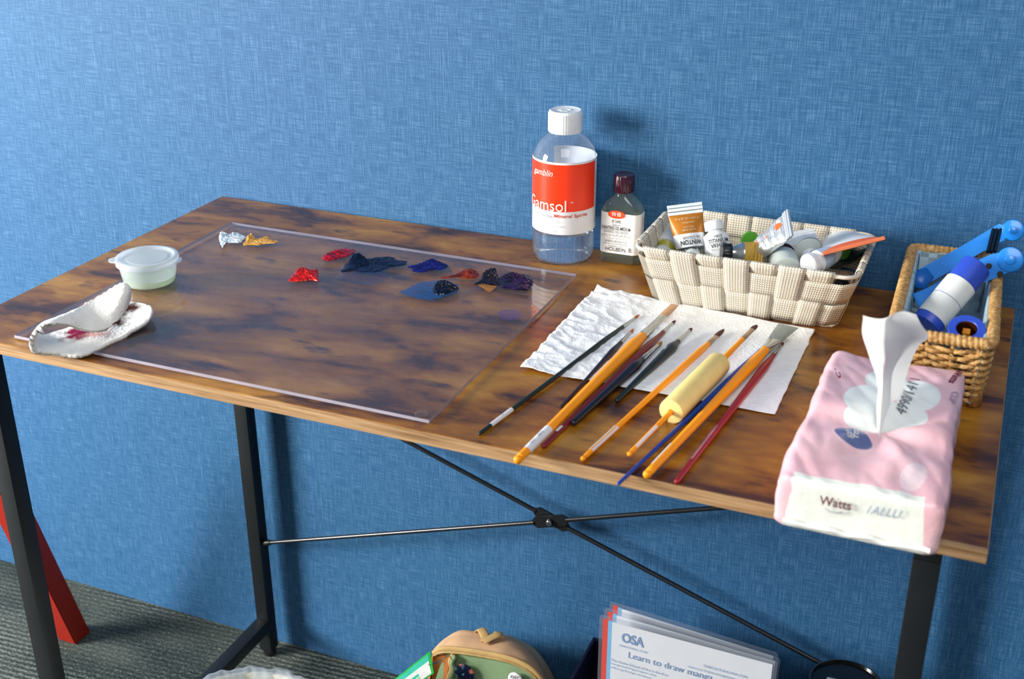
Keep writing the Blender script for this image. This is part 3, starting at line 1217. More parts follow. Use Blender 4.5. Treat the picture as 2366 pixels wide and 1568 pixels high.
# ================================================================== PAINT TUBES
def tube(label, pcap, pend, r, cap_r, cap_l, m_body, m_cap, hint, wend=1.5, bands=None, group='paint tubes in the cream basket', name='paint_tube', shoulder=None, crimp=True, crumple=.0, text=None, cap_ribs=24, capname='cap', m_crimp=None, bend=0.0, endlen=.009, arc=0.0, shl=.0068, ridge=0.0):
    A, B = Vector(pcap), Vector(pend)
    L = (B-A).length
    m = frame(A, B-A, hint)
    o_ = empty(name, (0, 0, 0), mat=m)
    tag(o_, label, 'paint tube' if name == 'paint_tube' else 'bottle', group)
    if cap_l:
        lathe(capname, [(cap_r*.90, 0), (cap_r, .0012), (cap_r*1.02, cap_l-.001), (cap_r*.98, cap_l)], m_cap, o_, n=72,
              mod=lambda R_, z, a: R_*(1+(.03*math.cos(a*cap_ribs) if cap_ribs and 0 < z else 0)))
    z0 = cap_l
    lathe('shoulder', [(cap_r*.7, z0-.001), (cap_r*.72, z0+.0012), (r*.80, z0+shl*.62), (r*.97, z0+shl*.85), (r*1.0, z0+shl)], shoulder or plain('tube_silver', '#b9bfc2', .25, metal=.9), o_, n=40)
    zb = z0+shl-.0006
    nr, na = 46, 56
    V, F, MI = [], [], []
    Lb = L-zb-(endlen if crimp else 0)
    mats = [m_body] if not isinstance(m_body, (list, tuple)) else list(m_body)
    bands = bands or []

    def prof(t):
        a = r*(1+(wend-1)*t**.8)
        b = r*(1-t)**.75+.0011
        return a, b
    for j in range(nr):
        t = j/(nr-1)
        a, b = prof(t) if crimp else (r, r*(1-.1*t))
        for i in range(na):
            th = 2*PI*i/na
            e = 1.0
            x, y = a*math.cos(th), b*math.sin(th)
            n_ = fbm(x*150+r*999, y*150, t*6+L*50)*crumple*min(1, t*5)
            y += math.copysign(ridge*math.sin(t*Lb*1500)*min(1, t*4), y)
            V.append((x, y+n_+bend*t*t+arc*math.sin(PI*t), zb+Lb*t+n_*.4))
    for j in range(nr-1):
        t = (j+.5)/(nr-1)
        mi = 0
        for q, tb_ in enumerate(bands):
            if t > tb_:
                mi = q+1
        for i in range(na):
            q = (i+1) % na
            F.append((j*na+i, j*na+q, (j+1)*na+q, (j+1)*na+i))
            MI.append(mi)
    F.append(tuple(range((nr-1)*na, nr*na)))
    MI.append(MI[-1])
    body = mesh('tube_body', V, F, mats, o_, mi=MI, sharp=60)
    if crimp:
        bm = bmesh.new()
        W = r*wend
        zc = zb+Lb-.0005
        for q, th_ in ((0, .0016), (1, .0020), (2, .0015)):
            box(bm, (-W, bend-th_, zc+q*endlen/3), (W, bend+th_, zc+(q+1)*endlen/3-.0004), .0003, 1)
        bm_obj('crimp', bm, m_crimp or mats[-1], o_, smooth=False)
    if text:
        def mp(x, y):
            # writing reads upright with the cap up; its front is the -y side
            x, y = -x, -y
            t = max(0, min(1, (y-zb)/Lb))
            a, b = prof(t) if crimp else (r, r*(1-.1*t))
            xx = max(-a*.999, min(a*.999, x))
            yy = -(b+.0005)*math.sqrt(max(0, 1-(xx/a)**2))-.0004
            return (xx, yy+bend*t*t+arc*math.sin(PI*t), y)
        for tx, mt in text:
            lettering([z_[:6]+(dict(slice_w=.0025, **(z_[6] if len(z_) > 6 else {})),) for z_ in tx], mp, mt, body)
    return o_, L


m_tw = plain('tube_white', '#e8ecef', .35, var=.03)
m_tb = plain('tube_black', '#15171b', .35)
m_ts = plain('tube_silver2', '#c6cbce', .22, metal=.95, bump=.2, bscale=120)
m_toc = plain('tube_ochre', '#b8731c', .38, var=.12)
m_tyel = plain('tube_yellow', '#c9a03c', .45, var=.08)
m_tgrn = plain('tube_green', '#4f9a2c', .4)
m_tcapw = plain('tube_cap_white', '#eef1f3', .3)
m_tcapg = plain('tube_cap_grey', '#c9d3cf', .42, var=.06)
m_tpur = plain('tube_purple', '#3a1428', .4)
m_tora = plain('tube_orange', '#e0662a', .4)
m_tblu = plain('tube_paleblue', '#a9bcd6', .4)
m_tpeach = plain('tube_peach', '#cf9f82', .5)
m_tdark = plain('tube_dark', '#1a2a22', .4)
BK = bk.location


def bl(x, y, z):
    """inside the cream basket, from its middle"""
    return Vector((BK.x+x, BK.y+y, T+z))


# a) ochre tube standing crimp up
def bz(px, py, z):
    return at(px, py, z)


m_foil = plain('tube_foil', '#dfe3e6', .32, metal=.6, bump=.5, bscale=60)
tube('ochre and white paint tube standing crimp-up at the left end of the cream basket', aty(1600, 612, -.112), aty(1581, 469, -.086), .0150, .0085, .012, [m_tw, m_toc], m_tcapg,
     _r, wend=1.26, bands=[.40], m_crimp=plain('crimp_pale', '#bcc6ca', .3, metal=.3), endlen=.012, text=[
         ([('WINTON', 0, -.0258, .0225, .0052, 'c', dict(bold=.02)), ('OIL COLOUR', -.001, -.0298, .019, .0030, 'c')], M_ink),
         ([('YELLOW OCHRE', .0, -.0380, .015, .0020, 'c'), ('TERRE JAUNE', 0, -.0412, .012, .0016, 'c'), ('Series/Série 1', 0, -.0462, .013, .0020, 'c'), ('37 ml ℮ 1.25 US fl oz', 0, -.0512, .026, .0024, 'c')], plain('pale_yellow_ink', '#ecd9b0', .5))])
tube('white paint tube with a yellow-green ring, lying at the far left of the cream basket', bz(1527, 594, .042), bz(1562, 532, .056), .0120, .0100, .010, [m_tw, plain('tube_olive', '#a7a334', .4), m_tw], m_tcapg,
     (1, .3, 0), wend=1.2, bands=[.02, .07], shoulder=plain('tube_olive', '#a7a334', .4), crimp=False)
tube('small pale tube with a round translucent cap in front of the ochre tube', bz(1600, 596, .054), bz(1590, 566, .040), .0105, .0088, .009, plain('tube_pale', '#c2d0d6', .3), m_tcapg, (1, 0, 0), wend=1.3, crumple=.0015, cap_ribs=0)
tube('white upright tube lettered TITANIUM WHITE with its cap up', aty(1647, 511, -.090), aty(1668, 632, -.112), .0140, .0098, .0100, m_tw, m_tcapw,
     -Vector(_r), wend=1.15, crimp=False, cap_ribs=0, shoulder=m_tcapw, text=[
         ([('H413', 0, -.0200, .008, .0034, 'c'), ('TITANIUM', 0, -.0252, .0215, .0044, 'c', dict(bold=.005)), ('WHITE', 0, -.0304, .018, .0046, 'c', dict(bold=.005))], M_ink),
         ([('チタニウム ホワイト', 0, -.0335, .018, .0024, 'c')], M_inkgrey),
         ([('SF', .002, -.0390, .008, .0048, 'c', dict(shear=.3))], M_inkred)])
tube('yellow tube with black cap and bright silver shoulder lying in the cream basket', bz(1667, 582, .064), bz(1764, 590, .060), .0122, .0092, .010, m_tyel, m_tb, (0, .5, 1),
     wend=1.1, shoulder=m_ts, crumple=.0008, shl=.0125)
tube('crumpled silver tube with ridges and red print, slanting up to the rear rim', bz(1736, 594, .052), bz(1828, 512, .100), .0100, .0075, .006, [m_foil], m_tb,
     (.75, -.7, .35), wend=1.9, crumple=.0016, ridge=.0010, text=[([('S', .002, -.022, .005, .006, 'c'), ('o o', .002, -.034, .010, .004, 'c'), ('●', .004, -.052, .009, .009, 'c')], m_tora)])
tube('tube with a bright green cap, mostly hidden behind the silver one', bz(1734, 556, .050), bz(1722, 520, .036), .0105, .0100, .010, m_tw, m_tgrn, (1, 0, 0), cap_ribs=0)
tube('tube with big grey-white cap and purple collar pointing to the front rim', bz(1817, 626, .052), bz(1790, 542, .062), .0142, .0150, .026, [m_tpur, m_tw], m_tcapg, (1, 0, 0), bands=[.12], wend=1.2, cap_ribs=0, shoulder=m_tpur)
tube('big white tube with a long white cap, middle right of the cream basket', bz(1880, 606, .055), bz(1835, 535, .070), .0165, .0085, .014, m_tw, m_tcapw, (1, .2, 0), wend=1.25, cap_ribs=0, shoulder=m_tcapg, crumple=.001)
tube('white-capped tube with pale blue and green print near the right front of the cream basket', bz(1866, 613, .064), bz(1970, 570, .070), .0118, .0115, .008, [m_tblu, m_tw, m_tgrn], m_tcapw, (.3, -.3, .9), wend=1.2, bands=[.38, .62], cap_ribs=0, shoulder=m_tcapw)
p0_, p1_ = bz(1910, 588, .084), bz(2036, 549, .092)
tube('tube whose long orange and grey crimped end sticks out over the right rim', bz(1922, 552, .046), (p0_+p1_)/2, .0125, .0090, .008, [m_tw, m_tora], m_tb, p1_-p0_, wend=2.5, bands=[.86], m_crimp=plain('crimp_orange', '#dd7b52', .35), endlen=.006)
tube('peach tube with dark cap at the bottom right corner of the cream basket', bz(1938, 668, .020), bz(1958, 640, .028), .0095, .0080, .010, m_tpeach, m_tb, (1, -.4, 0), wend=1.3)
tube('dark green tube under the orange one at the right end of the cream basket', bz(1900, 600, .034), bz(1985, 592, .054), .0110, .0085, .010, m_tdark, m_tb, (0, 1, 0), wend=1.5)

# ================================================================== BRUSHES
HT = .0013   # thickness of the paper under the brushes


def brush(label, tip, f0, f1, end, rb, rf, re, mhandle, lift=0.0, flat=None, hair='round', mhair=None, mferr=None, stickers=(), belly=.16, grip=None, endcap=None, hl=None, tipw=None, z0=None, sink=0.0):
    hA = HT+lift+(rb-.3*re)/.7-sink
    hB = (0 if lift == 0 else lift)+re+.0004
    if z0:
        hA, hB = z0
    A, B = at(tip[0], tip[1], hA), at(end[0], end[1], hB)
    L = (B-A).length

    def frac(p):
        q = at(p[0], p[1], hA)
        return (q-A).dot(B-A)/L
    a, b = frac(f0), frac(f1)
    m = frame(A, B-A, (0, 0, 1) if flat != 'h' else (1, .3, 0))
    o_ = empty('paint_brush', (0, 0, 0), mat=m)
    tag(o_, label, 'paintbrush', 'paintbrushes laid out on the paper towel')
    mferr = mferr or plain('ferrule_silver', '#b7bdc2', .18, metal=1.0)
    mhair = mhair or plain('hair_brown', '#8a4a22', .6)
    fr = tipw if flat else 1.0
    rfl = rf*(tipw or 1)
    # ferrule: round at the handle, flattened towards the hair for flat brushes
    n = 32
    V, F = [], []
    st = 14
    for j in range(st):
        t = j/(st-1)
        z = b+(a-b)*t
        if flat:
            w = rf+(rfl-rf)*min(1, t*1.1)
            h_ = rf*(1-t)+.0011*t*1.2
        else:
            w = h_ = rf*(1-.45*t)
        ring = 1.07 if (.04 < t < .12 or .2 < t < .27) else 1.0
        for i in range(n):
            th = 2*PI*i/n
            if flat == 'h':
                V.append((w*ring*math.cos(th), h_*ring*math.sin(th), z))
            else:
                V.append((h_*ring*math.cos(th), w*ring*math.sin(th), z))
    for j in range(st-1):
        for i in range(n):
            q = (i+1) % n
            F.append((j*n+i, j*n+q, (j+1)*n+q, (j+1)*n+i))
    F.append(tuple(range(n)))
    F.append(tuple(range((st-1)*n, st*n)))
    fe = mesh('ferrule', V, F, mferr, o_, sharp=30)
    # hair
    V, F = [], []
    st = 12
    for j in range(st):
        t = j/(st-1)
        z = a*(1-t)+.0004
        if flat:
            w = rfl*(1+.10*math.sin(t*PI)*1.0)*(1 if hair != 'filbert' else math.sqrt(max(.02, 1-t**3)))
            if hair == 'fan':
                w = rfl*(1+.5*t)
            h_ = .0013*(1-t)+.0004
        else:
            w = h_ = rf*.56*(1-t)**.65*(1+.5*math.sin(t*PI))+.00012
        for i in range(n):
            th = 2*PI*i/n
            jag = .0012*noise.noise(Vector((i*1.3, L*90, 0)))*t if (flat and j == st-1) else 0
            x, y = (w*math.cos(th), h_*math.sin(th)) if flat == 'h' else (h_*math.cos(th), w*math.sin(th))
            g_ = 1+.07*math.sin(i*2.5+L*40)*(1 if flat else .5)
            V.append((x*g_, y*g_, z+jag))
    for j in range(st-1):
        for i in range(n):
            q = (i+1) % n
            F.append((j*n+i, j*n+q, (j+1)*n+q, (j+1)*n+i))
    F.append(tuple(range(n)))
    F.append(tuple(range((st-1)*n, st*n)))
    mesh('bristles', V, F, mhair, o_, sharp=50)
    # handle
    Lh = L-b

    def prof(t):
        if t < belly:
            u = t/belly
            return rf*.95+(rb-rf*.95)*(3*u*u-2*u*u*u)
        u = (t-belly)/(1-belly)
        return rb+(re-rb)*(1-(1-u)**1.5)
    pr = [(prof(i/40), b-.0006+Lh*i/40) for i in range(40)]
    rr_ = prof(.975)
    ec = rr_*1.04 if endcap == 'bulb' else rr_
    pr = [p for p in pr if p[1] < L-ec*1.9]
    for q in range(8):
        a_ = -PI*.30+(PI*.78)*q/7 if endcap == 'bulb' else PI/2*q/7*.98
        pr.append((ec*math.cos(a_), L-ec*1.0+ec*math.sin(a_)) if endcap == 'bulb' else (rr_*math.cos(a_), L-rr_*1.3+rr_*1.3*math.sin(a_)))
    hd = lathe('handle', pr, mhandle, o_, n=36, sharp=60)
    for s0, s1, a0, a1, mt, txt in stickers:
        V, F = [], []
        N_, K_ = 26, 14
        for i in range(N_+1):
            al = R(a0+(a1-a0)*i/N_)
            for j in range(K_+1):
                z = b+Lh*(s0+(s1-s0)*j/K_)
                rr2 = prof((z-b)/Lh)+.00022
                V.append((rr2*math.cos(al), rr2*math.sin(al), z))
        stk = mesh('sticker', V, grid_faces(N_+1, K_+1), mt, o_, sharp=60)
        if txt:
            for ts, frac_, hgt, im, tl in txt:
                def mp(x, y, frac_=frac_):
                    z = b+Lh*frac_-x
                    rr2 = prof((z-b)/Lh)+.0005
                    al = y/rr2+R((a0+a1)/2)
                    return (rr2*math.cos(al), rr2*math.sin(al), z)
                lettering([(ts, 0, -hgt/2, tl, hgt, 'l')], mp, im, stk)
    if grip:
        g0, g1, gr = grip
        za, zb_ = frac(g0), frac(g1)
        pr = [(.0028, 0), (gr-.0012, 0), (gr-.0004, .0004), (gr, .0014), (gr, zb_-za-.0014), (gr-.0004, zb_-za-.0004), (gr-.0012, zb_-za), (.0028, zb_-za)]
        V, F = [], []
        # a slit runs the length of the foam
        n = 64
        slit = R(3.5)
        sa = GRIP_SLIT
        for r_, z in pr:
            for i in range(n+1):
                al = sa+slit+(2*PI-2*slit)*i/n
                V.append((r_*math.cos(al), r_*math.sin(al), za+z))
        for j in range(len(pr)-1):
            for i in range(n):
                F.append((j*(n+1)+i, j*(n+1)+i+1, (j+1)*(n+1)+i+1, (j+1)*(n+1)+i))
        for e_ in (0, n):
            F.append(tuple(j*(n+1)+e_ for j in range(len(pr))))
        F += [((len(pr)-1)*(n+1)+i, (len(pr)-1)*(n+1)+i+1, i+1, i) for i in range(n)]
        g = mesh('foam_grip', V, F, plain('yellow_foam', '#ecd58a', .8, spec=.2, bump=.15, bscale=1500), o_, sharp=40)
        g['label'] = 'pale yellow foam cylinder grip'
    return o_


GRIP_SLIT = R(160)
h_green = plain('lacquer_green', '#06241f', .32, coat=.0)
h_navy = plain('lacquer_navy', '#091229', .34, coat=.0)
h_teal = plain('lacquer_teal', '#072029', .34, coat=.0)
h_or = plain('lacquer_orange', '#ff9d06', .36, coat=.0, spec=.35, var=.03)
h_red = plain('lacquer_dark_red', '#750c14', .3, coat=.1)
h_red2 = plain('lacquer_red', '#9c101c', .3, coat=.1)
h_blue = plain('lacquer_blue', '#0f3f9c', .3, coat=.1)
stk_w = plain('white_sticker', '#dfe2e6', .35, var=.03)
hr_or = plain('hair_orange', '#b55a20', .6)
hr_dk = plain('hair_dark_red', '#4a1b18', .6)
hr_cr = plain('hair_cream', '#c39a78', .65)
hr_gr = plain('hair_grey', '#8f9690', .7)
fe_wood = plain('ferrule_stained', '#b39a84', .3, metal=.6, var=.25)

brush('long dark green brush, leftmost in the row, white sleeve near its end', (1478, 726), (1466, 734), (1439, 755), (1106, 1003), .0029, .0022, .0018, h_green, mhair=hr_or,
      stickers=[(.80, .93, -180, 180, stk_w, [('6', .86, .002, M_inkgrey, .0014)])])
brush('thin dark navy brush with orange hair half hidden under the big orange brush', (1465, 759), (1456, 767), (1432, 790), (1295, 941), .0035, .0024, .0012, h_navy, mhair=hr_or)
brush('big orange flat brush in the left half with a white barcode sticker at its end', (1560, 703), (1529, 728), (1479, 774), (1192, 1066), .0063, .0050, .0036, h_or, flat='v', tipw=.86, mhair=hr_cr, lift=.0018, endcap='bulb',
      stickers=[(.78, .93, -180, 180, stk_w, [('SERIES', .905, .0020, M_inkgrey, .008), ('6012', .85, .0026, M_ink, .008)])], belly=.10, hair='flat')
brush('dark red brush just right of the big orange one, white mark near its end', (1562, 739), (1557, 747), (1534, 767), (1253, 1033), .0042, .0024, .0026, h_red, mhair=hr_dk, sink=.0,
      stickers=[(.86, .90, -20, 120, stk_w, None)])
brush('short dark navy brush with golden hair, lying over the dark red one', (1531, 788), (1518, 797), (1486, 830), (1321, 979), .0052, .0034, .0030, h_navy, mhair=plain('hair_golden', '#a8772c', .6), lift=.0012, belly=.12)
brush('short dark teal liner brush with a needle-thin tip', (1600, 757), (1593, 763), (1572, 788), (1423, 927), .0052, .0028, .0024, h_teal, mhair=hr_dk, belly=.13, stickers=[(.17, .22, 10, 80, plain('printed_mark', '#8fa0a4', .4), None)])
brush('slim orange filbert brush left of the foam grip with two white stickers', (1673, 760), (1655, 776), (1635, 793), (1344, 1062), .0034, .0026, .0022, h_or, flat='v', tipw=1.0, hair='filbert', mhair=hr_dk, mferr=fe_wood, endcap='bulb', belly=.10,
      stickers=[(.76, .94, 15, 70, stk_w, None), (.76, .94, -75, -20, stk_w, None)])
brush('slim orange brush pushed through a fat pale yellow foam grip', (1749, 750), (1740, 760), (1714, 781), (1452, 1051), .0030, .0026, .0021, h_or, flat='v', tipw=1.05, hair='filbert', mhair=hr_dk, mferr=fe_wood, endcap='bulb', belly=.2,
      stickers=[(.79, .95, -60, 0, stk_w, None)], grip=((1664, 834), (1560, 940), .0116), z0=(.0170, .0085))
brush('slender blue brush poking over the front edge, under the right orange brush', (1795, 775), (1782, 786), (1752, 810), (1427, 1119), .0034, .0026, .0016, h_blue, mhair=hr_dk, belly=.2)
brush('big orange flat brush with grey bristles in the right half of the row', (1822, 752), (1787, 783), (1763, 806), (1491, 1100), .0053, .0044, .0034, h_or, flat='v', tipw=1.55, hair='fan', mhair=hr_gr, lift=.0045, endcap='bulb', belly=.12,
      stickers=[(.80, .94, 20, 80, stk_w, None)])
brush('dark red brush with pale printed lettering, rightmost in the row', (1811, 790), (1804, 797), (1785, 819), (1561, 1115), .0041, .0024, .0025, h_red2, mhair=hr_dk, belly=.13,
      stickers=[(.62, .86, -10, 60, plain('rubbed_print', '#b57a80', .4, var=.25), None)])

# ================================================================== WICKER BASKET
M_cane = Nt('seagrass_rope')
nz = M_cane.noise(M_cane.coord((1, 1, 1)), 260, 3, .6)
M_cane.color(M_cane.ramp(nz, [(.3, lin('#8f6530')), (.5, lin('#bd9052')), (.7, lin('#dab77e'))]))
M_cane.setb(Roughness=.6)
M_cane.bump(nz, .5, .0008)
M_cane = M_cane.m
wk = empty('wicker_basket', (.2755, -.149, T), 'small golden brown seagrass basket with pale blue cloth lining', 'basket', rot=(0, 0, R(1.6)))
WX, WY, WH = .0425, .1150, .0640


def rect_path(hx, hy, z, r=.008, step=.004, wob=None):
    pts = rrect(2*hx, 2*hy, r, 6)
    P = []
    m_ = len(pts)
    for i in range(m_):
        a, b = Vector((*pts[i], z)), Vector((*pts[(i+1) % m_], z))
        n_ = max(1, int((b-a).length/step))
        for q in range(n_):
            P.append(a.lerp(b, q/n_))
    if wob:
        s_ = 0
        out = []
        for i, p in enumerate(P):
            nx = (P[(i+1) % len(P)]-P[i-1])
            nrm = Vector((nx.y, -nx.x, 0)).normalized()
            s_ += (P[i]-P[i-1]).length
            out.append(p+nrm*wob[0]*math.sin(s_*wob[1]+wob[2])+Vector((0, 0, wob[3]*math.cos(s_*wob[1]*.5+wob[2]))))
        P = out
    return P


def rope_tw(turn, amp, lobes=3):
    return lambda th, s: 1+amp*math.cos(lobes*th-s*turn)


# rim: fat core wrapped round with rope
V, F = sweep(rect_path(WX, WY, WH, step=.0009), .0048, 14, closed=True, twist=lambda th, s: 1+.20*abs(math.sin(s*650+th*.5)))
mesh('rim', V, F, M_cane, wk)
parts = []
rows_n = 8
for q in range(rows_n):
    z = .005+q*.0068
    ins = .004*(1-q/rows_n)
    for ph_ in (0, PI):
        parts.append(sweep(rect_path(WX-ins, WY-ins, z, step=.0022, wob=(.0022, 260, ph_+q*PI, .0016)), .0022, 8, closed=True, twist=rope_tw(1400, .18)))
V, F = join(parts)
mesh('woven_side', V, F, M_cane, wk)
parts = []
for p in rect_path(WX-.002, WY-.002, 0, step=.0165)[::1]:
    parts.append(sweep([p+Vector((0, 0, .001)), p+Vector((0, 0, .03)), p+Vector((0, 0, WH))], .0021, 7))
V, F = join(parts)
mesh('stakes', V, F, M_cane, wk)
bm = bmesh.new()
box(bm, (-WX+.004, -WY+.004, .0005), (WX-.004, WY-.004, .0035), .001)
bm_obj('basket_floor', bm, M_cane, wk)
k = Nt('checked_cloth')
v_ = k.coord()
ch = k.n('ShaderNodeTexChecker')
ch.inputs['Scale'].default_value = 120
k.l(v_, ch.inputs['Vector'])
nz = k.noise(v_, 30, 2)
k.color(k.mix(k.math('MULTIPLY', ch.outputs['Fac'], k.ramp(nz, [(.45, (0, 0, 0)), (.6, (.6, .6, .6))])), lin('#a9c2cc'), lin('#4e6470')))
k.setb(Roughness=.9)
M_cloth = k.m
V = []
lp = rect_path(1, 1, 0)
prof = [(.001, .0625), (.003, .0640), (.0055, .0625), (.0062, .055), (.0065, .03), (.0072, .006), (.012, .0048), (.030, .0046)]
ln = None
for ins, z in prof:
    P = rect_path(WX-ins-.002, WY-ins-.002, z, r=max(.002, .008-ins*.5), step=1)
    P = crom([tuple(p) for p in P], 200, closed=True)
    for i, p in enumerate(P):
        w_ = .0009*math.sin(i*.55)+.0008*noise.noise(Vector((i*.21, z*60, 0)))
        d_ = Vector((p[0], p[1], 0)).normalized()
        V.append((p[0]+d_.x*w_, p[1]+d_.y*w_, p[2]+(w_ if ins < .006 else 0)))
n_ = 200
F = []
for j in range(len(prof)-1):
    for i in range(n_):
        q = (i+1) % n_
        F.append((j*n_+i, j*n_+q, (j+1)*n_+q, (j+1)*n_+i))
F.append(tuple(range((len(prof)-1)*n_, len(prof)*n_)))
mesh('cloth_lining', V, F, M_cloth, wk)


# ------------------------------------------------------------------ blue paper-banded tube and its open twin
M_bluep = plain('blue_plastic', '#2f4fc4', .42, var=.03)
M_bluedk = plain('blue_end', '#1b3f9a', .4)
ta, tb_ = at(2139, 752, .036), at(2256, 614, .084)
m = frame(ta, tb_-ta, (1, 0, 0))
L = (tb_-ta).length
o = tag(empty('blue_tube', (0, 0, 0), mat=m), 'blue cylinder with two white paper bands leaning in the wicker basket', 'tube')
rt = .0150
lathe('tube_body', [(rt-.002, 0), (rt-.0004, .0004), (rt, .002), (rt, L-.002), (rt-.0004, L-.0004), (rt-.002, L)], M_bluep, o, n=64)
for s0, s1, dr in ((.10, .40, .0004), (.405, .68, .0006)):
    V, F = [], []
    for i in range(65):
        al = 2*PI*i/64+.6
        e_ = .0006*(i/64)
        V += [((rt+dr)*math.cos(al), (rt+dr)*math.sin(al), L*s0+e_), ((rt+dr)*math.cos(al), (rt+dr)*math.sin(al), L*s1+e_)]
    mesh('paper_band', V, [(2*i, 2*i+2, 2*i+3, 2*i+1) for i in range(64)], plain('band_paper', '#d9dedd', .7, var=.05), o)
tb_ = at(2234, 758, .064)
ax_ = (Vector((0, 0, 1))*.75+(Vector(CAM)-tb_).normalized()*.5).normalized()
L = .052
m = frame(tb_-ax_*L, ax_, (1, 0, 0))
rt = .0165
o = tag(empty('open_blue_tube', (0, 0, 0), mat=m), 'open-ended blue tube with dark amber core standing in the wicker basket', 'tube')
lathe('tube_body', [(rt, 0), (rt, L-.001), (rt-.001, L), (.0098, L), (.0088, L-.001), (.0088, L-.016)], M_bluep, o, n=64, cap1=False)
lathe('core', [(.0090, L-.030), (.0096, L-.0012), (.0088, L-.0006), (.0084, L-.004), (.0078, L-.020), (.0005, L-.020)], plain('dark_amber', '#3a1c06', .2, coat=.5), o, n=40)
bm = bmesh.new()
box(bm, (-.0035, -.002, L-.020), (.0035, .005, L-.005), .0014, 3)
bm_obj('amber_plug', bm, plain('amber', '#d98a12', .2, coat=.6), o)

# ------------------------------------------------------------------ blue hinged clamp
M_sky = plain('sky_blue_plastic', '#1a86e6', .28, coat=.3, var=.03)
M_skydk = plain('sky_blue_dark', '#1763b8', .35)
ct = empty('hinged_clamp', at(2300, 600, .085), 'bright blue plastic clamp with two round-ended arms sticking out of the wicker basket', 'clamp')
nv = (Vector(CAM)-Vector(ct.location)).normalized()


def arm(name, pts, head, hr, thick, depth, holes=(), par=None):
    """flat arm: pts are (px, py, z above desk) of its outline axis with half width in metres"""
    P = [(at(x, y, z), w) for x, y, z, w in pts]
    Hc = at(*head[:2], head[2])
    ax = (Hc-P[0][0]).normalized()
    m_ = frame(Hc+nv*depth, nv, ax)
    mi = m_.inverted()
    q = [(mi @ p, w) for p, w in P]
    bm = bmesh.new()
    up, dn = [], []
    for i, (p, w) in enumerate(q):
        up.append((p.x, p.y+w))
        dn.append((p.x, p.y-w))
    arc_ = []
    for i in range(25):
        a = R(118-236*i/24)
        arc_.append((hr*math.cos(a), hr*math.sin(a)))
    out = crom(up, 24).tolist()+arc_+crom(dn, 24).tolist()[::-1]
    vs = [bm.verts.new((x, y, -thick/2)) for x, y in out]
    f = bm.faces.new(vs)
    ex = bmesh.ops.extrude_face_region(bm, geom=[f])
    for g_ in ex['geom']:
        if isinstance(g_, bmesh.types.BMVert):
            g_.co.z += thick
    es = [e for e in bm.edges if abs(e.verts[0].co.z-e.verts[1].co.z) < 1e-7 and len(e.link_faces) == 2]
    bmesh.ops.bevel(bm, geom=es, offset=.0013, segments=3, profile=.6, affect='EDGES', clamp_overlap=True)
    for v__ in bm.verts:
        v__.co = (m_ @ v__.co)-ct.location
    a_ = bm_obj(name, bm, M_sky, ct, sharp=25)
    V, F = sweep([(0, 0, thick/2-.0005), (0, 0, thick/2+.0012), (0, 0, thick/2+.0016)], [hr*.93, hr*.93, hr*.86], 40)
    V2, F2 = sweep([(0, 0, thick/2+.001), (0, 0, thick/2+.0028), (0, 0, thick/2+.0034)], [hr*.36, hr*.36, hr*.26], 24)
    V, F = join([(V, F), (V2, F2)])
    mesh('pivot_disc', [(m_ @ Vector(v__))-ct.location for v__ in V], F, M_sky, a_, sharp=30)
    for hx, hy, hr_ in holes:  # nothing is cut: black discs paint the shade inside the holes
        V, F = sweep([(hx, hy, thick/2-.001), (hx, hy, thick/2+.0004)], [hr_, hr_], 20)
        mesh('hole_shade_disc', [(m_ @ Vector(v__))-ct.location for v__ in V], F, plain('hole_shade_black', '#05070c', .6), a_, sharp=30)
    return a_, m_


arm('arm', [(2128, 640, .052, .0085), (2180, 612, .068, .0085), (2240, 577, .084, .0078), (2318, 533, .102, .0085)], (2341, 531, .106), .0108, .012, -.022)
arm('arm', [(2118, 700, .036, .0100), (2165, 680, .046, .0100), (2230, 645, .062, .0108), (2300, 612, .082, .0115)], (2334, 600, .088), .0125, .012, -.006,
    holes=((-.0200, .0030, .0030), (-.0140, -.0085, .0030)))
a_, b_ = at(2118, 665, .034), at(2148, 628, .050)
V, F = sweep([a_-ct.location, (a_+b_)/2-ct.location+Vector((-.004, 0, 0)), b_-ct.location], [.012, .011, .008], 16, flat=.7)
mesh('jaw', V, F, M_skydk, ct)
for dx in (-8, 0, 9):
    p0, p1 = at(2290+dx, 582, .093), at(2303+dx, 530, .103)
    V, F = sweep([p0-ct.location, p1-ct.location], .0018, 10)
    mesh('steel_pin', V, F, plain('dark_steel', '#4a5054', .25, metal=1), ct, sharp=40)

# ================================================================== TISSUE PACK
tp0 = Vector((.2468, -.518, T))
tp = empty('tissue_pack', tp0, 'large soft pink plastic pack of tissues at the near right corner of the desk', 'tissue pack')
TPW, TPL = .0590, .226
slot = at(2035, 1020, .036)-tp0


def pk_h(x, y):
    """height of the pack's top above the desk"""
    t = y/TPL
    h_ = .043+.006*math.sin(PI*min(1, max(0, t)))+.004*t
    dx, dy = x-slot.x, y-slot.y
    d = math.hypot(dx*1.0, dy)
    h_ -= .0070*math.exp(-(dx/.022)**2-(dy/.050)**2)
    ang_ = math.atan2(dy, dx)
    h_ += .0028*math.sin(ang_*5+1.0)*math.exp(-((d-.035)/.028)**2)
    h_ += .0035*max(0, t-.8)*5*abs(x/TPW)**2
    h_ += .0026*noise.noise(Vector((x*30, y*22, 3)))+.0006*noise.noise(Vector((x*90, y*60, 7)))
    h_ += .0022*abs(noise.noise(Vector((x*45+y*25, y*14, 11))))
    return h_


st = []
for t in np.linspace(0, 1, 90):
    st.append(t)
na = 150
V, F = [], []


PRR = [(x/.0575, y/.0225) for x, y in [tuple(p[:2]) for p in crom([q for q in [tuple(v[:2]) for v in rect_path(.0575, .0225, 0, r=.0085, step=.0045)]], 210, closed=True)]]
na = len(PRR)


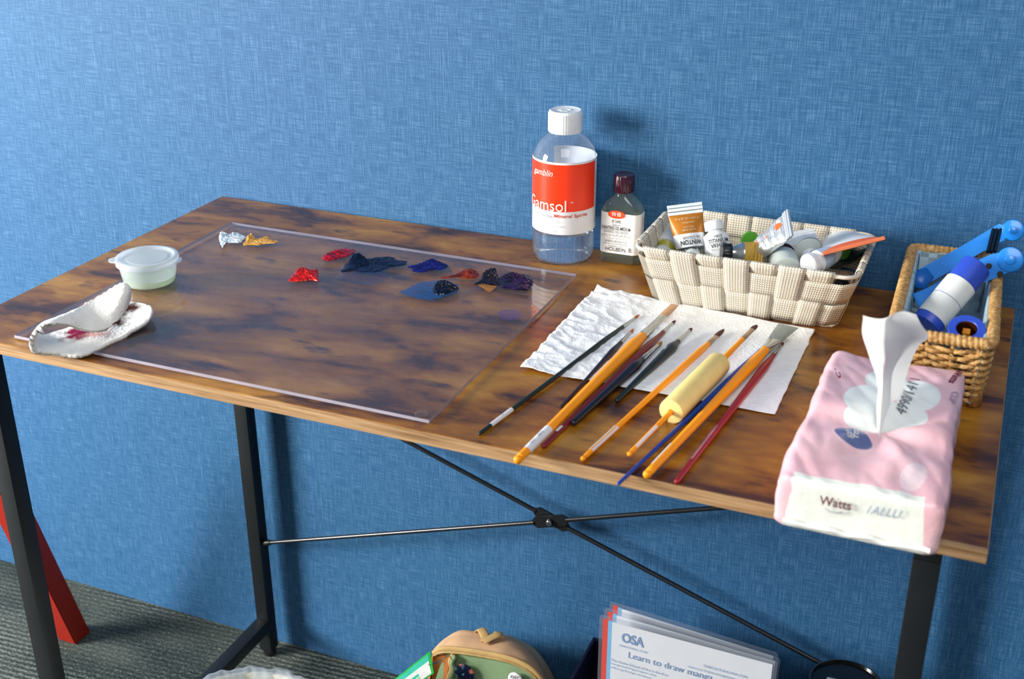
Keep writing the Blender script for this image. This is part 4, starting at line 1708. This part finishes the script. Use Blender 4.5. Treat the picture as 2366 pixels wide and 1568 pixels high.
def ring(t, s, yoff):
    y = TPL*t+yoff
    a = TPW*(1+.02*math.sin(t*9)-.05*t)
    out = []
    for cu_, u in PRR:
        x = a*cu_*s
        top_ = pk_h(x, y)
        mid = top_*.5
        z = mid+mid*u*(s if s < 1 else 1)*(1 if u > 0 else 1)
        z = max(z, .0004)
        wr = .0022*noise.noise(Vector((x*60, y*35, z*70)))*(1 if .05 < z/top_ < .93 else .2)
        x += math.copysign(wr, x) if abs(x) > TPW*.8 else 0
        out.append((x, y, z))
    return out


rings = []
for s, yo in ((.02, .0015), (.35, .0010), (.7, .0006), (.88, .0004), (.95, .0012)):
    rings.append(ring(0, s, yo))
for t in np.linspace(.012, .985, 96):
    rings.append(ring(t, 1, 0))
for s, yo in ((.97, .001), (.85, .003), (.5, .0035), (.02, .004)):
    rings.append(ring(1, s, yo-.003))
for r_ in rings:
    V += r_
for j in range(len(rings)-1):
    for i in range(na):
        q = (i+1) % na
        F.append((j*na+i, j*na+q, (j+1)*na+q, (j+1)*na+i))
F.append(tuple(range(na-1, -1, -1)))
F.append(tuple(range((len(rings)-1)*na, len(rings)*na)))


def onpack(px, py):
    p = at(px, py, .046)-tp0
    for _ in range(6):
        p = at(px, py, max(.0, pk_h(p.x, p.y)))-tp0
    return p


k = Nt('pink_tissue_wrap')
cl = [onpack(2000, 930), onpack(2050, 880), onpack(2120, 915), onpack(2090, 960), onpack(2020, 970), onpack(1985, 965)]
mc = k.blobs([((p.x, p.y, p.z), r_+(.05,)) for p, r_ in zip(cl, ((.018, .030), (.018, .022), (.018, .028), (.018, .022), (.020, .020), (.012, .014)))], .02)
_sp = k.n('ShaderNodeSeparateXYZ')
k.l(k.coord(), _sp.inputs[0])
_wn = k.math('MULTIPLY', k.math('SUBTRACT', k.noise(k.coord(), 45, 2), .5), .012)
_fy = k.math('LESS_THAN', k.math('ADD', _sp.outputs[1], _wn), .0085)
_fx = k.math('MULTIPLY', k.math('GREATER_THAN', k.math('ADD', _sp.outputs[0], _wn), -.0500), k.math('LESS_THAN', k.math('ADD', _sp.outputs[0], k.math('MULTIPLY', _sp.outputs[2], .12)), .0500))
wf = k.math('MULTIPLY', _fy, _fx)
ov_p = onpack(1973, 1004)
oval = k.blobs([((ov_p.x, ov_p.y, ov_p.z), (.0150, .0118, .05), R(-3))], .02)
sq = onpack(2110, 1100)
sqm = k.blobs([((sq.x, sq.y, sq.z), (.009, .018, .05), R(-8))], .03)
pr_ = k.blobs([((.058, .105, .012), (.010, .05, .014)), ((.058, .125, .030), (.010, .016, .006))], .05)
nz = k.noise(k.coord(), 25, 2)
col = k.ramp(nz, [(.3, lin('#ecb9c3')), (.7, lin('#f1c8d0'))])
col = k.mix(k.math('MULTIPLY', sqm, .55), col, lin('#f4ecf0'))
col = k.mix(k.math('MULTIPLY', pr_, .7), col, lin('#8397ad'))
col = k.mix(mc, col, lin('#eef4f2'))
col = k.mix(wf, col, lin('#eef2ea'))
col = k.mix(oval, col, lin('#5f6d9c'))
k.color(col)
k.setb(Roughness=.34, Coat_Weight=.25, Coat_Roughness=.25)
k.bump(k.noise(k.coord(), 70, 3, .5), .35, .002)
body = mesh('wrapper', V, F, k.m, tp)


def on_top(p0, p1, h_, s, mt, shear=0.0, bold=0.0, w=None):
    """writing on top of the pack from photograph point p0 to p1"""
    A, B = onpack(*p0), onpack(*p1)
    d = Vector((B.x-A.x, B.y-A.y))
    W = d.length
    d.normalize()
    u = Vector((-d.y, d.x))

    def mp(x, y):
        X, Y = A.x+d.x*x+u.x*y, A.y+d.y*x+u.y*y
        return (X, Y, pk_h(X, Y)+.0009)
    return lettering([(s, 0, 0, W, h_, 'l', dict(shear=shear, bold=bold, slice_w=.002))], mp, mt, body)


on_top((2092, 962), (2127, 876), .0090, '4990/1411', plain('biro_ink', '#5c6672', .6), .2)
on_top((2210, 855), (2190, 884), .0065, 'Watts', plain('maroon_print', '#6b1d3c', .5), bold=.03)
on_top((2200, 905), (2190, 930), .0060, 'CUP', plain('lilac_print', '#9a86a8', .5))
on_top((1970, 1016), (1966, 994), .0040, 'SOFT', M_inkwhite, bold=.01)
on_top((1983, 1018), (1984, 991), .0040, 'TISSUE', M_inkwhite, bold=.01)
on_top((1945, 875), (1936, 852), .0035, 'c·', plain('maroon_print', '#6b1d3c', .5))


def fz(px, py):
    """point on the pack's near end"""
    p = aty(px, py, tp0.y-.0003)-tp0
    return p


def on_front(p0, p1, h_, s, mt, **kw):
    A, B = fz(*p0), fz(*p1)
    W = (B-A).length
    d = (B-A).normalized()

    def mp(x, y):
        X, Z = A.x+d.x*x-d.z*y, A.z+d.z*x+d.x*y
        return (X, -.0012, Z)
    return lettering([(s, 0, 0, W, h_, 'l', kw)], mp, mt, body)


on_front((1893, 1163), (1966, 1178), .0078, 'Watts', plain('brown_print', '#6b3a40', .5), bold=.015)
on_front((2003, 1184), (2085, 1197), .0070, '1ALLU', plain('slate_print', '#93a4ba', .5), shear=.4)
sm = [fz(x, y) for x, y in ((1908, 1172), (1918, 1180), (1932, 1184), (1948, 1181))]
V, F = sweep([(p.x, -.0010, p.z) for p in sm], .0004, 6)
mesh('smile_mark', V, F, plain('grey_print', '#a0a0ac', .5), body)
# end fold of the wrapper at the near end
V = []
for i in range(30):
    t = i/29
    x = -.052+.106*t
    for j in range(5):
        V.append((x, -.0014-.0016*math.sin(j/4*PI)*(1+.6*math.sin(i*.9)), .004+.0045*j/4+.002*noise.noise(Vector((x*70, 0, 0)))))
mesh('end_seam', V, grid_faces(30, 5), plain('clear_seam', '#eef0ee', .25, coat=.4), body)

ctrl = [
    [(2018, 1016, .034), (2030, 1022, .040), (2040, 1020, .036), (2050, 1008, .034)],
    [(2022, 962, .044), (2034, 955, .056), (2052, 945, .049), (2078, 930, .045)],
    [(2028, 888, .064), (2042, 878, .080), (2070, 862, .068), (2100, 850, .062)],
    [(2008, 822, .092), (2046, 830, .112), (2086, 812, .100), (2122, 800, .094)],
    [(1992, 772, .118), (2040, 785, .134), (2092, 778, .126), (2145, 778, .114)],
    [(1994, 733, .140), (2036, 744, .148), (2078, 728, .152), (2126, 745, .136)],
    [(1992, 729, .141), (2038, 736, .150), (2082, 719, .155), (2117, 726, .140)],
]
G = patch([[tuple(at(*p)-tp0) for p in r_] for r_ in ctrl], 70, 50)
V = []
for i in range(70):
    for j in range(50):
        p = Vector(G[i, j])
        p += Vector(nv)*.0020*noise.noise(Vector((p.x*60, p.z*40, 2)))*min(1, i/20)
        p += Vector(nv)*.0018*abs(noise.noise(Vector((p.x*110+p.z*40, p.z*20, 8))))
        V.append(p)
k = Nt('soft_tissue')
k.setb(Base_Color=lin('#f4f4f2'), Roughness=.95, Specular_IOR_Level=.1)
tr = k.n('ShaderNodeBsdfTranslucent')
tr.inputs[0].default_value = lin('#f4f4f2')
mx = k.n('ShaderNodeMixShader')
mx.inputs[0].default_value = .3
k.l(k.b.outputs[0], mx.inputs[1])
k.l(tr.outputs[0], mx.inputs[2])
k.l(mx.outputs[0], k.out.inputs['Surface'])
k.bump(k.noise(k.coord(), 120, 3), .2, .001)
ti = mesh('tissue', V, grid_faces(70, 50), k.m, tp)
ti['label'] = 'white tissue pulled up out of the pack'

# ================================================================== ON THE FLOOR
# waste bin with a clear liner folded over its rim
rb_ = at(530, 1541, .280, 0)
dirb = Vector((CAM[0]-rb_.x, CAM[1]-rb_.y, 0)).normalized()
wb = empty('waste_bin', (rb_.x+dirb.x*.112, rb_.y+dirb.y*.112, 0), 'white waste bin with clear plastic liner over its rim', 'bin')
lathe('bin_body', [(.078, 0), (.080, .003), (.104, .268), (.107, .270), (.107, .274), (.103, .274), (.078, .006), (.001, .005)], plain('bin_white', '#dcdcd0', .45), wb, n=72, cap1=False)
k = thin_clear('bin_liner', (.95, .97, 1), body=.45, body_col=(.85, .9, .95), gloss=1.6, rough=.15)


def lin_mod(r, z, a):
    return r*(1+.018*math.sin(a*17+z*40)+.012*math.sin(a*41+z*90))


lathe('liner', [(.118, .215), (.117, .240), (.1135, .268), (.1095, .279), (.1055, .280), (.101, .270), (.097, .22), (.090, .12), (.076, .02)], k, wb, n=220, cap0=False, cap1=True, mod=lin_mod)

# red easel leg
M_easel = plain('red_painted_wood', '#a01e0a', .4, var=.05)
A = Vector((-.968, -.118, 0))
B = A+(aty(6, 1132, -.235)-A)*1.18
el = tag(empty('easel', A, None), 'red painted wooden easel leg slanting behind the left desk leg', 'easel')
bm = bmesh.new()
d = (B-A)
ax = Vector((1, 0, 0))
hw, hd = .0175, .0175
vs = []
for p in (Vector((0, 0, 0)), d):
    for sx, sy in ((-1, -1), (1, -1), (1, 1), (-1, 1)):
        vs.append(bm.verts.new(p+Vector((sx*hw, sy*hd, 0))))
bm.faces.new(vs[:4][::-1])
bm.faces.new(vs[4:])
for i in range(4):
    j = (i+1) % 4
    bm.faces.new((vs[i], vs[j], vs[j+4], vs[i+4]))
bmesh.ops.bevel(bm, geom=bm.edges[:], offset=.0015, segments=2, affect='EDGES')
bm_obj('leg', bm, M_easel, el, sharp=30)
V, F = sweep([(0, -hd-.0002, .02), (0, -hd-.003, .02)], [.006, .005], 16)
mesh('bolt', [tuple(Vector(v)+d*.75) for v in V], F, M_blackmetal, el)

# small tan and green backpack
bp = empty('backpack', (-.235, -.085, 0), 'small tan canvas backpack with open green front pocket on the floor under the desk', 'backpack')
M_tan = plain('tan_canvas', '#c9a27c', .85, var=.06, bump=.3, bscale=700)
M_tan2 = plain('tan_trim', '#b99862', .8, bump=.2, bscale=900)
M_grn = plain('sage_canvas', '#7f9a72', .85, bump=.3, bscale=700)
M_brn = plain('rust_lining', '#9a5a20', .8)


def ay(px, py, y):
    return tuple(aty(px, py, y)-bp.location)


def fl(p, z=0.0):
    return (p[0], p[1], z)


zipx = [(1003, 1509), (1018, 1500), (1050, 1499), (1110, 1507), (1170, 1519), (1215, 1537), (1243, 1560), (1262, 1590)]
ridge = [(1003, 1506), (1035, 1474), (1066, 1456), (1110, 1460), (1170, 1470), (1214, 1492), (1245, 1528), (1268, 1575)]
Z = [ay(x, y, -.125) for x, y in zipx]
Rg = [ay(x, y, -.070) for x, y in ridge]
Md = [tuple(Vector(a).lerp(Vector(b), .5)+Vector((0, 0, .006))) for a, b in zip(Z, Rg)]
Bk = [(p[0], .060, max(.02, p[2]-.052)) for p in Rg]
B0 = [(p[0], .064, .01) for p in Rg]
G = patch([Z, Md, Rg, Bk, B0], 60, 70)
V = []
for i in range(60):
    for j in range(70):
        p = Vector(G[i, j])
        p.z += .0016*noise.noise(Vector((p.x*40, p.y*40, 0)))
        V.append(p)
o = mesh('top_panel', V, grid_faces(60, 70), M_tan, bp)
# sides and front
lo = [(p[0], p[1]+.004, .0) for p in Z]
G = patch([Z, [(p[0]*1.0, p[1]-.006, p[2]*.5) for p in Z], lo], 30, 70)
fr_ = mesh('front_panel', [tuple(G[i, j]) for i in range(30) for j in range(70)], grid_faces(30, 70), M_grn, bp)
for e_, sg in ((0, 1), (-1, -1)):
    a0 = Z[e_]
    rr_ = [Z[e_], Md[e_], Rg[e_], Bk[e_]]
    G = patch([rr_, [(p[0]-.012*sg, p[1], p[2]*.5) for p in rr_], [(p[0]-.004*sg, p[1], 0) for p in rr_]], 24, 24)
    mesh('side_panel', [tuple(G[i, j]) for i in range(24) for j in range(24)], grid_faces(24, 24), M_tan if e_ else M_brn, bp)
# zipper band
P = crom(Z, 60)
V, F = sweep([tuple(p) for p in P], .0030, 10, flat=1.5)
mesh('zip_band', V, F, M_tan2, bp)
V, F = sweep([(p[0], p[1]-.003, p[2]-.0035) for p in P], .0016, 8, twist=lambda th, s: 1+.3*abs(math.sin(s*900)))
mesh('zipper', V, F, plain('zipper_gold', '#a58a52', .5), bp)
# grab loop
lp = [ay(1104, 1462, -.078), ay(1112, 1459, -.085), ay(1122, 1478, -.10), ay(1118, 1487, -.108)]
lp2 = [ay(1118, 1487, -.108), ay(1135, 1478, -.10), ay(1152, 1470, -.09), ay(1150, 1466, -.08)]
for L_ in (lp, lp2):
    V, F = sweep([tuple(Vector(p)+Vector((0, 0, .004))) for p in crom(L_, 16)], .0062, 12, flat=.25)
    mesh('grab_loop', V, F, M_tan2, bp)
# folded lining strip at the left of the pocket
for off, mt in ((0, M_tan2), (.004, M_grn)):
    L_ = [ay(1047, 1512, -.131), ay(1040, 1528, -.132), ay(1043, 1545, -.133), ay(1030, 1580, -.133)]
    V, F = sweep([(p[0]+off, p[1]-off*.5, p[2]) for p in crom(L_, 24)], .0032, 10)
    mesh('pocket_edge', V, F, mt, bp)
L_ = [ay(1016, 1508, -.1275), ay(1042, 1512, -.129), ay(1038, 1545, -.130), ay(1022, 1610, -.131)]
L0 = [ay(1003, 1512, -.1275), ay(1002, 1530, -.128), ay(1000, 1560, -.128), ay(992, 1610, -.128)]
G = patch([L0, [tuple((Vector(a)+Vector(b))/2+Vector((0, .006, 0))) for a, b in zip(L0, L_)], L_], 12, 20)
mesh('inner_lining', [tuple(Vector(G[i, j])+Vector((0, -.004, 0))) for i in range(12) for j in range(20)], grid_faces(12, 20), M_brn, bp)


def badge(label, px, py, rpx, mat_, text=None):
    c_ = aty(px, py, -.1355)
    m_ = frame(c_, (0, -1, .10), (1, 0, 0))
    o_ = empty('pin_badge', (0, 0, 0), mat=m_)
    tag(o_, label, 'badge', 'round pin badges on the backpack')
    r_ = rpx/FPX*1.52
    lathe('badge_face', [(r_*.96, -.0018), (r_, -.0008), (r_*.97, .0006), (r_*.85, .0012), (r_*.5, .0018), (.0004, .0020)], mat_, o_, n=48)
    lathe('badge_back', [(r_*.9, -.0024), (r_*.96, -.0018)], plain('badge_tin', '#9aa0a4', .3, metal=1), o_, n=48)
    if text:
        lettering([z_[:6] for z_ in text], lambda x, y: (x, y, .0023), M_ink, o_)
    return o_


k = Nt('badge_print')
q = k.n('ShaderNodeTexVoronoi')
q.inputs['Scale'].default_value = 160
k.l(k.coord(), q.inputs['Vector'])
sp = k.n('ShaderNodeSeparateXYZ')
k.l(q.outputs['Color'], sp.inputs[0])
k.color(k.ramp(sp.outputs[0], [(.0, lin('#101b3c')), (.62, lin('#16284f')), (.68, lin('#6fa5b8')), (.78, lin('#5c6a78')), (.88, lin('#d2705e'))], 'CONSTANT'))
k.setb(Roughness=.2, Coat_Weight=.6)
badge('dark blue speckled round pin badge on the backpack', 1073, 1556, 27, k.m)
badge('white round pin badge with black letters on the backpack', 1190, 1569, 19, plain('badge_white', '#eceef2', .25), [('AVEC', 0, .0016, .013, .0060, 'c'), ('VER', 0, -.006, .011, .0050, 'c')])

# green card tag on a metal ring
c1, c2, c3, c4 = [aty(x, y, -.165) for x, y in ((994, 1503), (1003, 1554), (915, 1612), (872, 1600))]
m_ = frame(c1, (c2-c1).cross(c4-c1), (c4-c1))
if (m_.to_3x3() @ Vector((0, 0, 1))).dot(Vector(nv)) < 0:
    m_ = frame(c1, -(c2-c1).cross(c4-c1), (c4-c1))
mi_ = m_.inverted()
tg = empty('luggage_tag', (0, 0, 0), mat=m_)
tag(tg, 'green and white card tag hanging from a metal ring at the left of the backpack', 'tag')


def quad(name, pts, z0, z1, mt, par):
    q_ = [mi_ @ p for p in pts]
    if ((q_[1]-q_[0]).cross(q_[2]-q_[0])).z < 0:
        q_ = q_[::-1]
    V = [(p.x, p.y, z0) for p in q_]+[(p.x, p.y, z1) for p in q_]
    F = [(3, 2, 1, 0), (4, 5, 6, 7)]+[(i, (i+1) % 4, (i+1) % 4+4, i+4) for i in range(4)]
    return mesh(name, V, F, mt, par, smooth=False)


cc_ = [c1, c2, c3, c4]
quad('card', cc_, 0, .0010, plain('tag_green', '#2fc04a', .4), tg)


def bil(u, v):
    return c1.lerp(c4, u).lerp(c2.lerp(c3, u), v)


quad('white_panel', [bil(.05, .34), bil(.05, .93), bil(.95, .93), bil(.95, .34)], .0010, .0013, plain('tag_white', '#f0f4f2', .5), tg)
quad('teal_panel', [bil(.04, .07), bil(.04, .34), bil(.96, .34), bil(.96, .07)], .0010, .0012, plain('tag_teal', '#45cdb4', .5), tg)
quad('printed_block', [bil(.30, .55), bil(.30, .68), bil(.46, .68), bil(.46, .55)], .0013, .0014, plain('tag_teal', '#45cdb4', .5), tg)
quad('printed_block', [bil(.30, .73), bil(.30, .84), bil(.46, .84), bil(.46, .73)], .0013, .0014, plain('tag_green2', '#8adf9a', .5), tg)
p0, p1 = mi_ @ aty(992, 1532, -.165), mi_ @ aty(1035, 1515, -.135)
V, F = sweep([tuple(p0+Vector((0, 0, .002))), tuple((p0+p1)/2+Vector((0, .002, .004))), tuple(p1)], .0011, 8)
mesh('ring', V, F, plain('ring_steel', '#c0c4c6', .2, metal=1), tg)

# dark felt bin holding the laminated sheets
M_felt = plain('navy_felt', '#151c38', .95, spec=.1, bump=.5, bscale=900)
fb = empty('felt_bin', (.075, -.165, 0), 'dark navy felt storage bin on the floor under the right side of the desk', 'bin')
bm = bmesh.new()
x0, x1, y0, y1, hz, th_ = -.185, .203, -.145, .130, .200, .005
box(bm, (x0, y0, 0), (x1, y1, .004))
bm_obj('base', bm, M_felt, fb)
for nm, lo, hi in (('side_panel', (x0, y0, .004), (x0+th_, y1, hz)), ('side_panel', (x1-th_, y0, .004), (x1, y1, hz)), ('front_panel', (x0+th_, y0, .004), (x1-th_, y0+th_, hz)), ('rear_panel', (x0+th_, y1-th_, .004), (x1-th_, y1, hz))):
    bm = bmesh.new()
    box(bm, lo, hi, .0015, 2)
    bm_obj(nm, bm, M_felt, fb)

M_sleeve = thin_clear('laminate', (.98, .99, 1), body=.10, body_col=(.8, .86, .95), gloss=1.5, rough=.06)
M_sheet = plain('printed_sheet', '#eceff4', .45, var=.02)
M_sred = plain('print_red', '#e8432c', .45, var=.02)
M_sblue = plain('print_sky_blue', '#7fc4f0', .45, var=.02)
M_slate = plain('print_slate_blue', '#7f9cc4', .45, var=.02)


def laminated(label, tl, tr, y, ztilt=0.0):
    A, B = aty(tl[0], tl[1], y), aty(tr[0], tr[1], y)
    xh = (B-A)
    xh.z = 0
    H_ = A.z-.0045
    o_ = empty('laminated_sheet', (A.x, y, .0045))
    tag(o_, label, 'laminated sheet', 'laminated sheets standing in the felt bin')
    W_ = (B-A).length
    ang_ = math.atan2(B.z-A.z, B.x-A.x)
    o_.rotation_euler = (0, -0.0, 0)
    zt = A.z-.0045
    sk = (B.z-A.z)/W_
    m3 = .006

    def slab(name, xa, xb, za, zb__, ya, yb__, mt, par, r_=0):
        pts_ = []
        if r_:
            for cx_, cz_, a0 in ((xb-r_, za+r_, -PI/2), (xb-r_, zb__-r_, 0), (xa+r_, zb__-r_, PI/2), (xa+r_, za+r_, PI)):
                for i in range(6):
                    a = a0+PI/2*i/5
                    pts_.append((cx_+r_*math.cos(a), cz_+r_*math.sin(a)))
        else:
            pts_ = [(xa, za), (xb, za), (xb, zb__), (xa, zb__)]
        n__ = len(pts_)
        V = [(x, ya, z+(sk*x if z > .1 else 0)) for x, z in pts_]+[(x, yb__, z+(sk*x if z > .1 else 0)) for x, z in pts_]
        F = [tuple(range(n__)), tuple(range(2*n__-1, n__-1, -1))]+[(i, i+n__, (i+1) % n__+n__, (i+1) % n__) for i in range(n__)]
        return mesh(name, V, F, mt, par, smooth=False)
    slab('sleeve', 0, W_, 0, zt, -.0006, .0006, M_sleeve, o_, .005)
    slab('paper', .011, W_-.006, .006, zt-.007, -.00035, .00035, M_sheet, o_)
    slab('red_stripe', .0045, .0115, .006, zt-.005, -.00040, .00040, M_sred, o_)
    slab('blue_stripe', .0115, .0165, .006, zt-.006, -.00045, .00040, M_sblue, o_)
    return o_, zt, sk, W_


laminated('rearmost of the three laminated sheets in the felt bin, only its top edge showing', (1409, 1387), (1798, 1508), -.078)
laminated('middle one of the three laminated sheets in the felt bin', (1397, 1402), (1803, 1520), -.098)
o, zt, sk, W_ = laminated('frontmost of the three laminated sheets, with a printed heading about drawing classes', (1386, 1418), (1798, 1527), -.122)
pp_ = [c for c in o.children if c.name.startswith('paper')][0]
mp = lambda x, y: (x, -.0010, zt+sk*x-.007+y)
lettering([('OSA', .030, -.026, .029, .0150, 'l', dict(bold=.03)), ('OSAKA SCHOOL OF ART', .027, -.0335, .038, .0030, 'l'),
           ('Learn to draw manga', .040, -.051, .108, .0125, 'l', dict(bold=.0)),
           ('OSACULTURALVISA.COM', .190, -.030, .054, .0037, 'r'), ('OSA.CULTURALVISA@GMAIL.COM', .190, -.038, .073, .0037, 'r'),
           ('The Osaka School of Art is the first', .017, -.060, .075, .0036, 'l'), ('manga teaching program that', .017, -.066, .060, .0036, 'l'), ('offering foreign students', .017, -.072, .054, .0036, 'l')], mp, M_slate, pp_)

# black canister with a grey clip lid standing in the dark corner
cp_ = aty(1968, 1556, -.10)
cn = empty('black_canister', (cp_.x-.004, -.110, .0045), 'black round canister with a grey handle in the dark corner of the felt bin', 'canister')
hc = cp_.z-.012
lathe('canister_body', [(.040, 0), (.042, .002), (.042, hc-.003), (.0435, hc-.002), (.0435, hc), (.041, hc+.001), (.040, hc-.003), (.0005, hc-.004)], plain('glossy_black', '#08090c', .25, coat=.5), cn, n=64)
V, F = sweep([(-.022, -.012, hc+.004), (-.020, -.012, hc+.004), (.028, -.012, hc+.004), (.030, -.012, hc+.004)], [.0052, .0065, .0065, .0052], 20)
mesh('grey_handle', V, F, plain('grey_plastic', '#76838e', .4), cn)
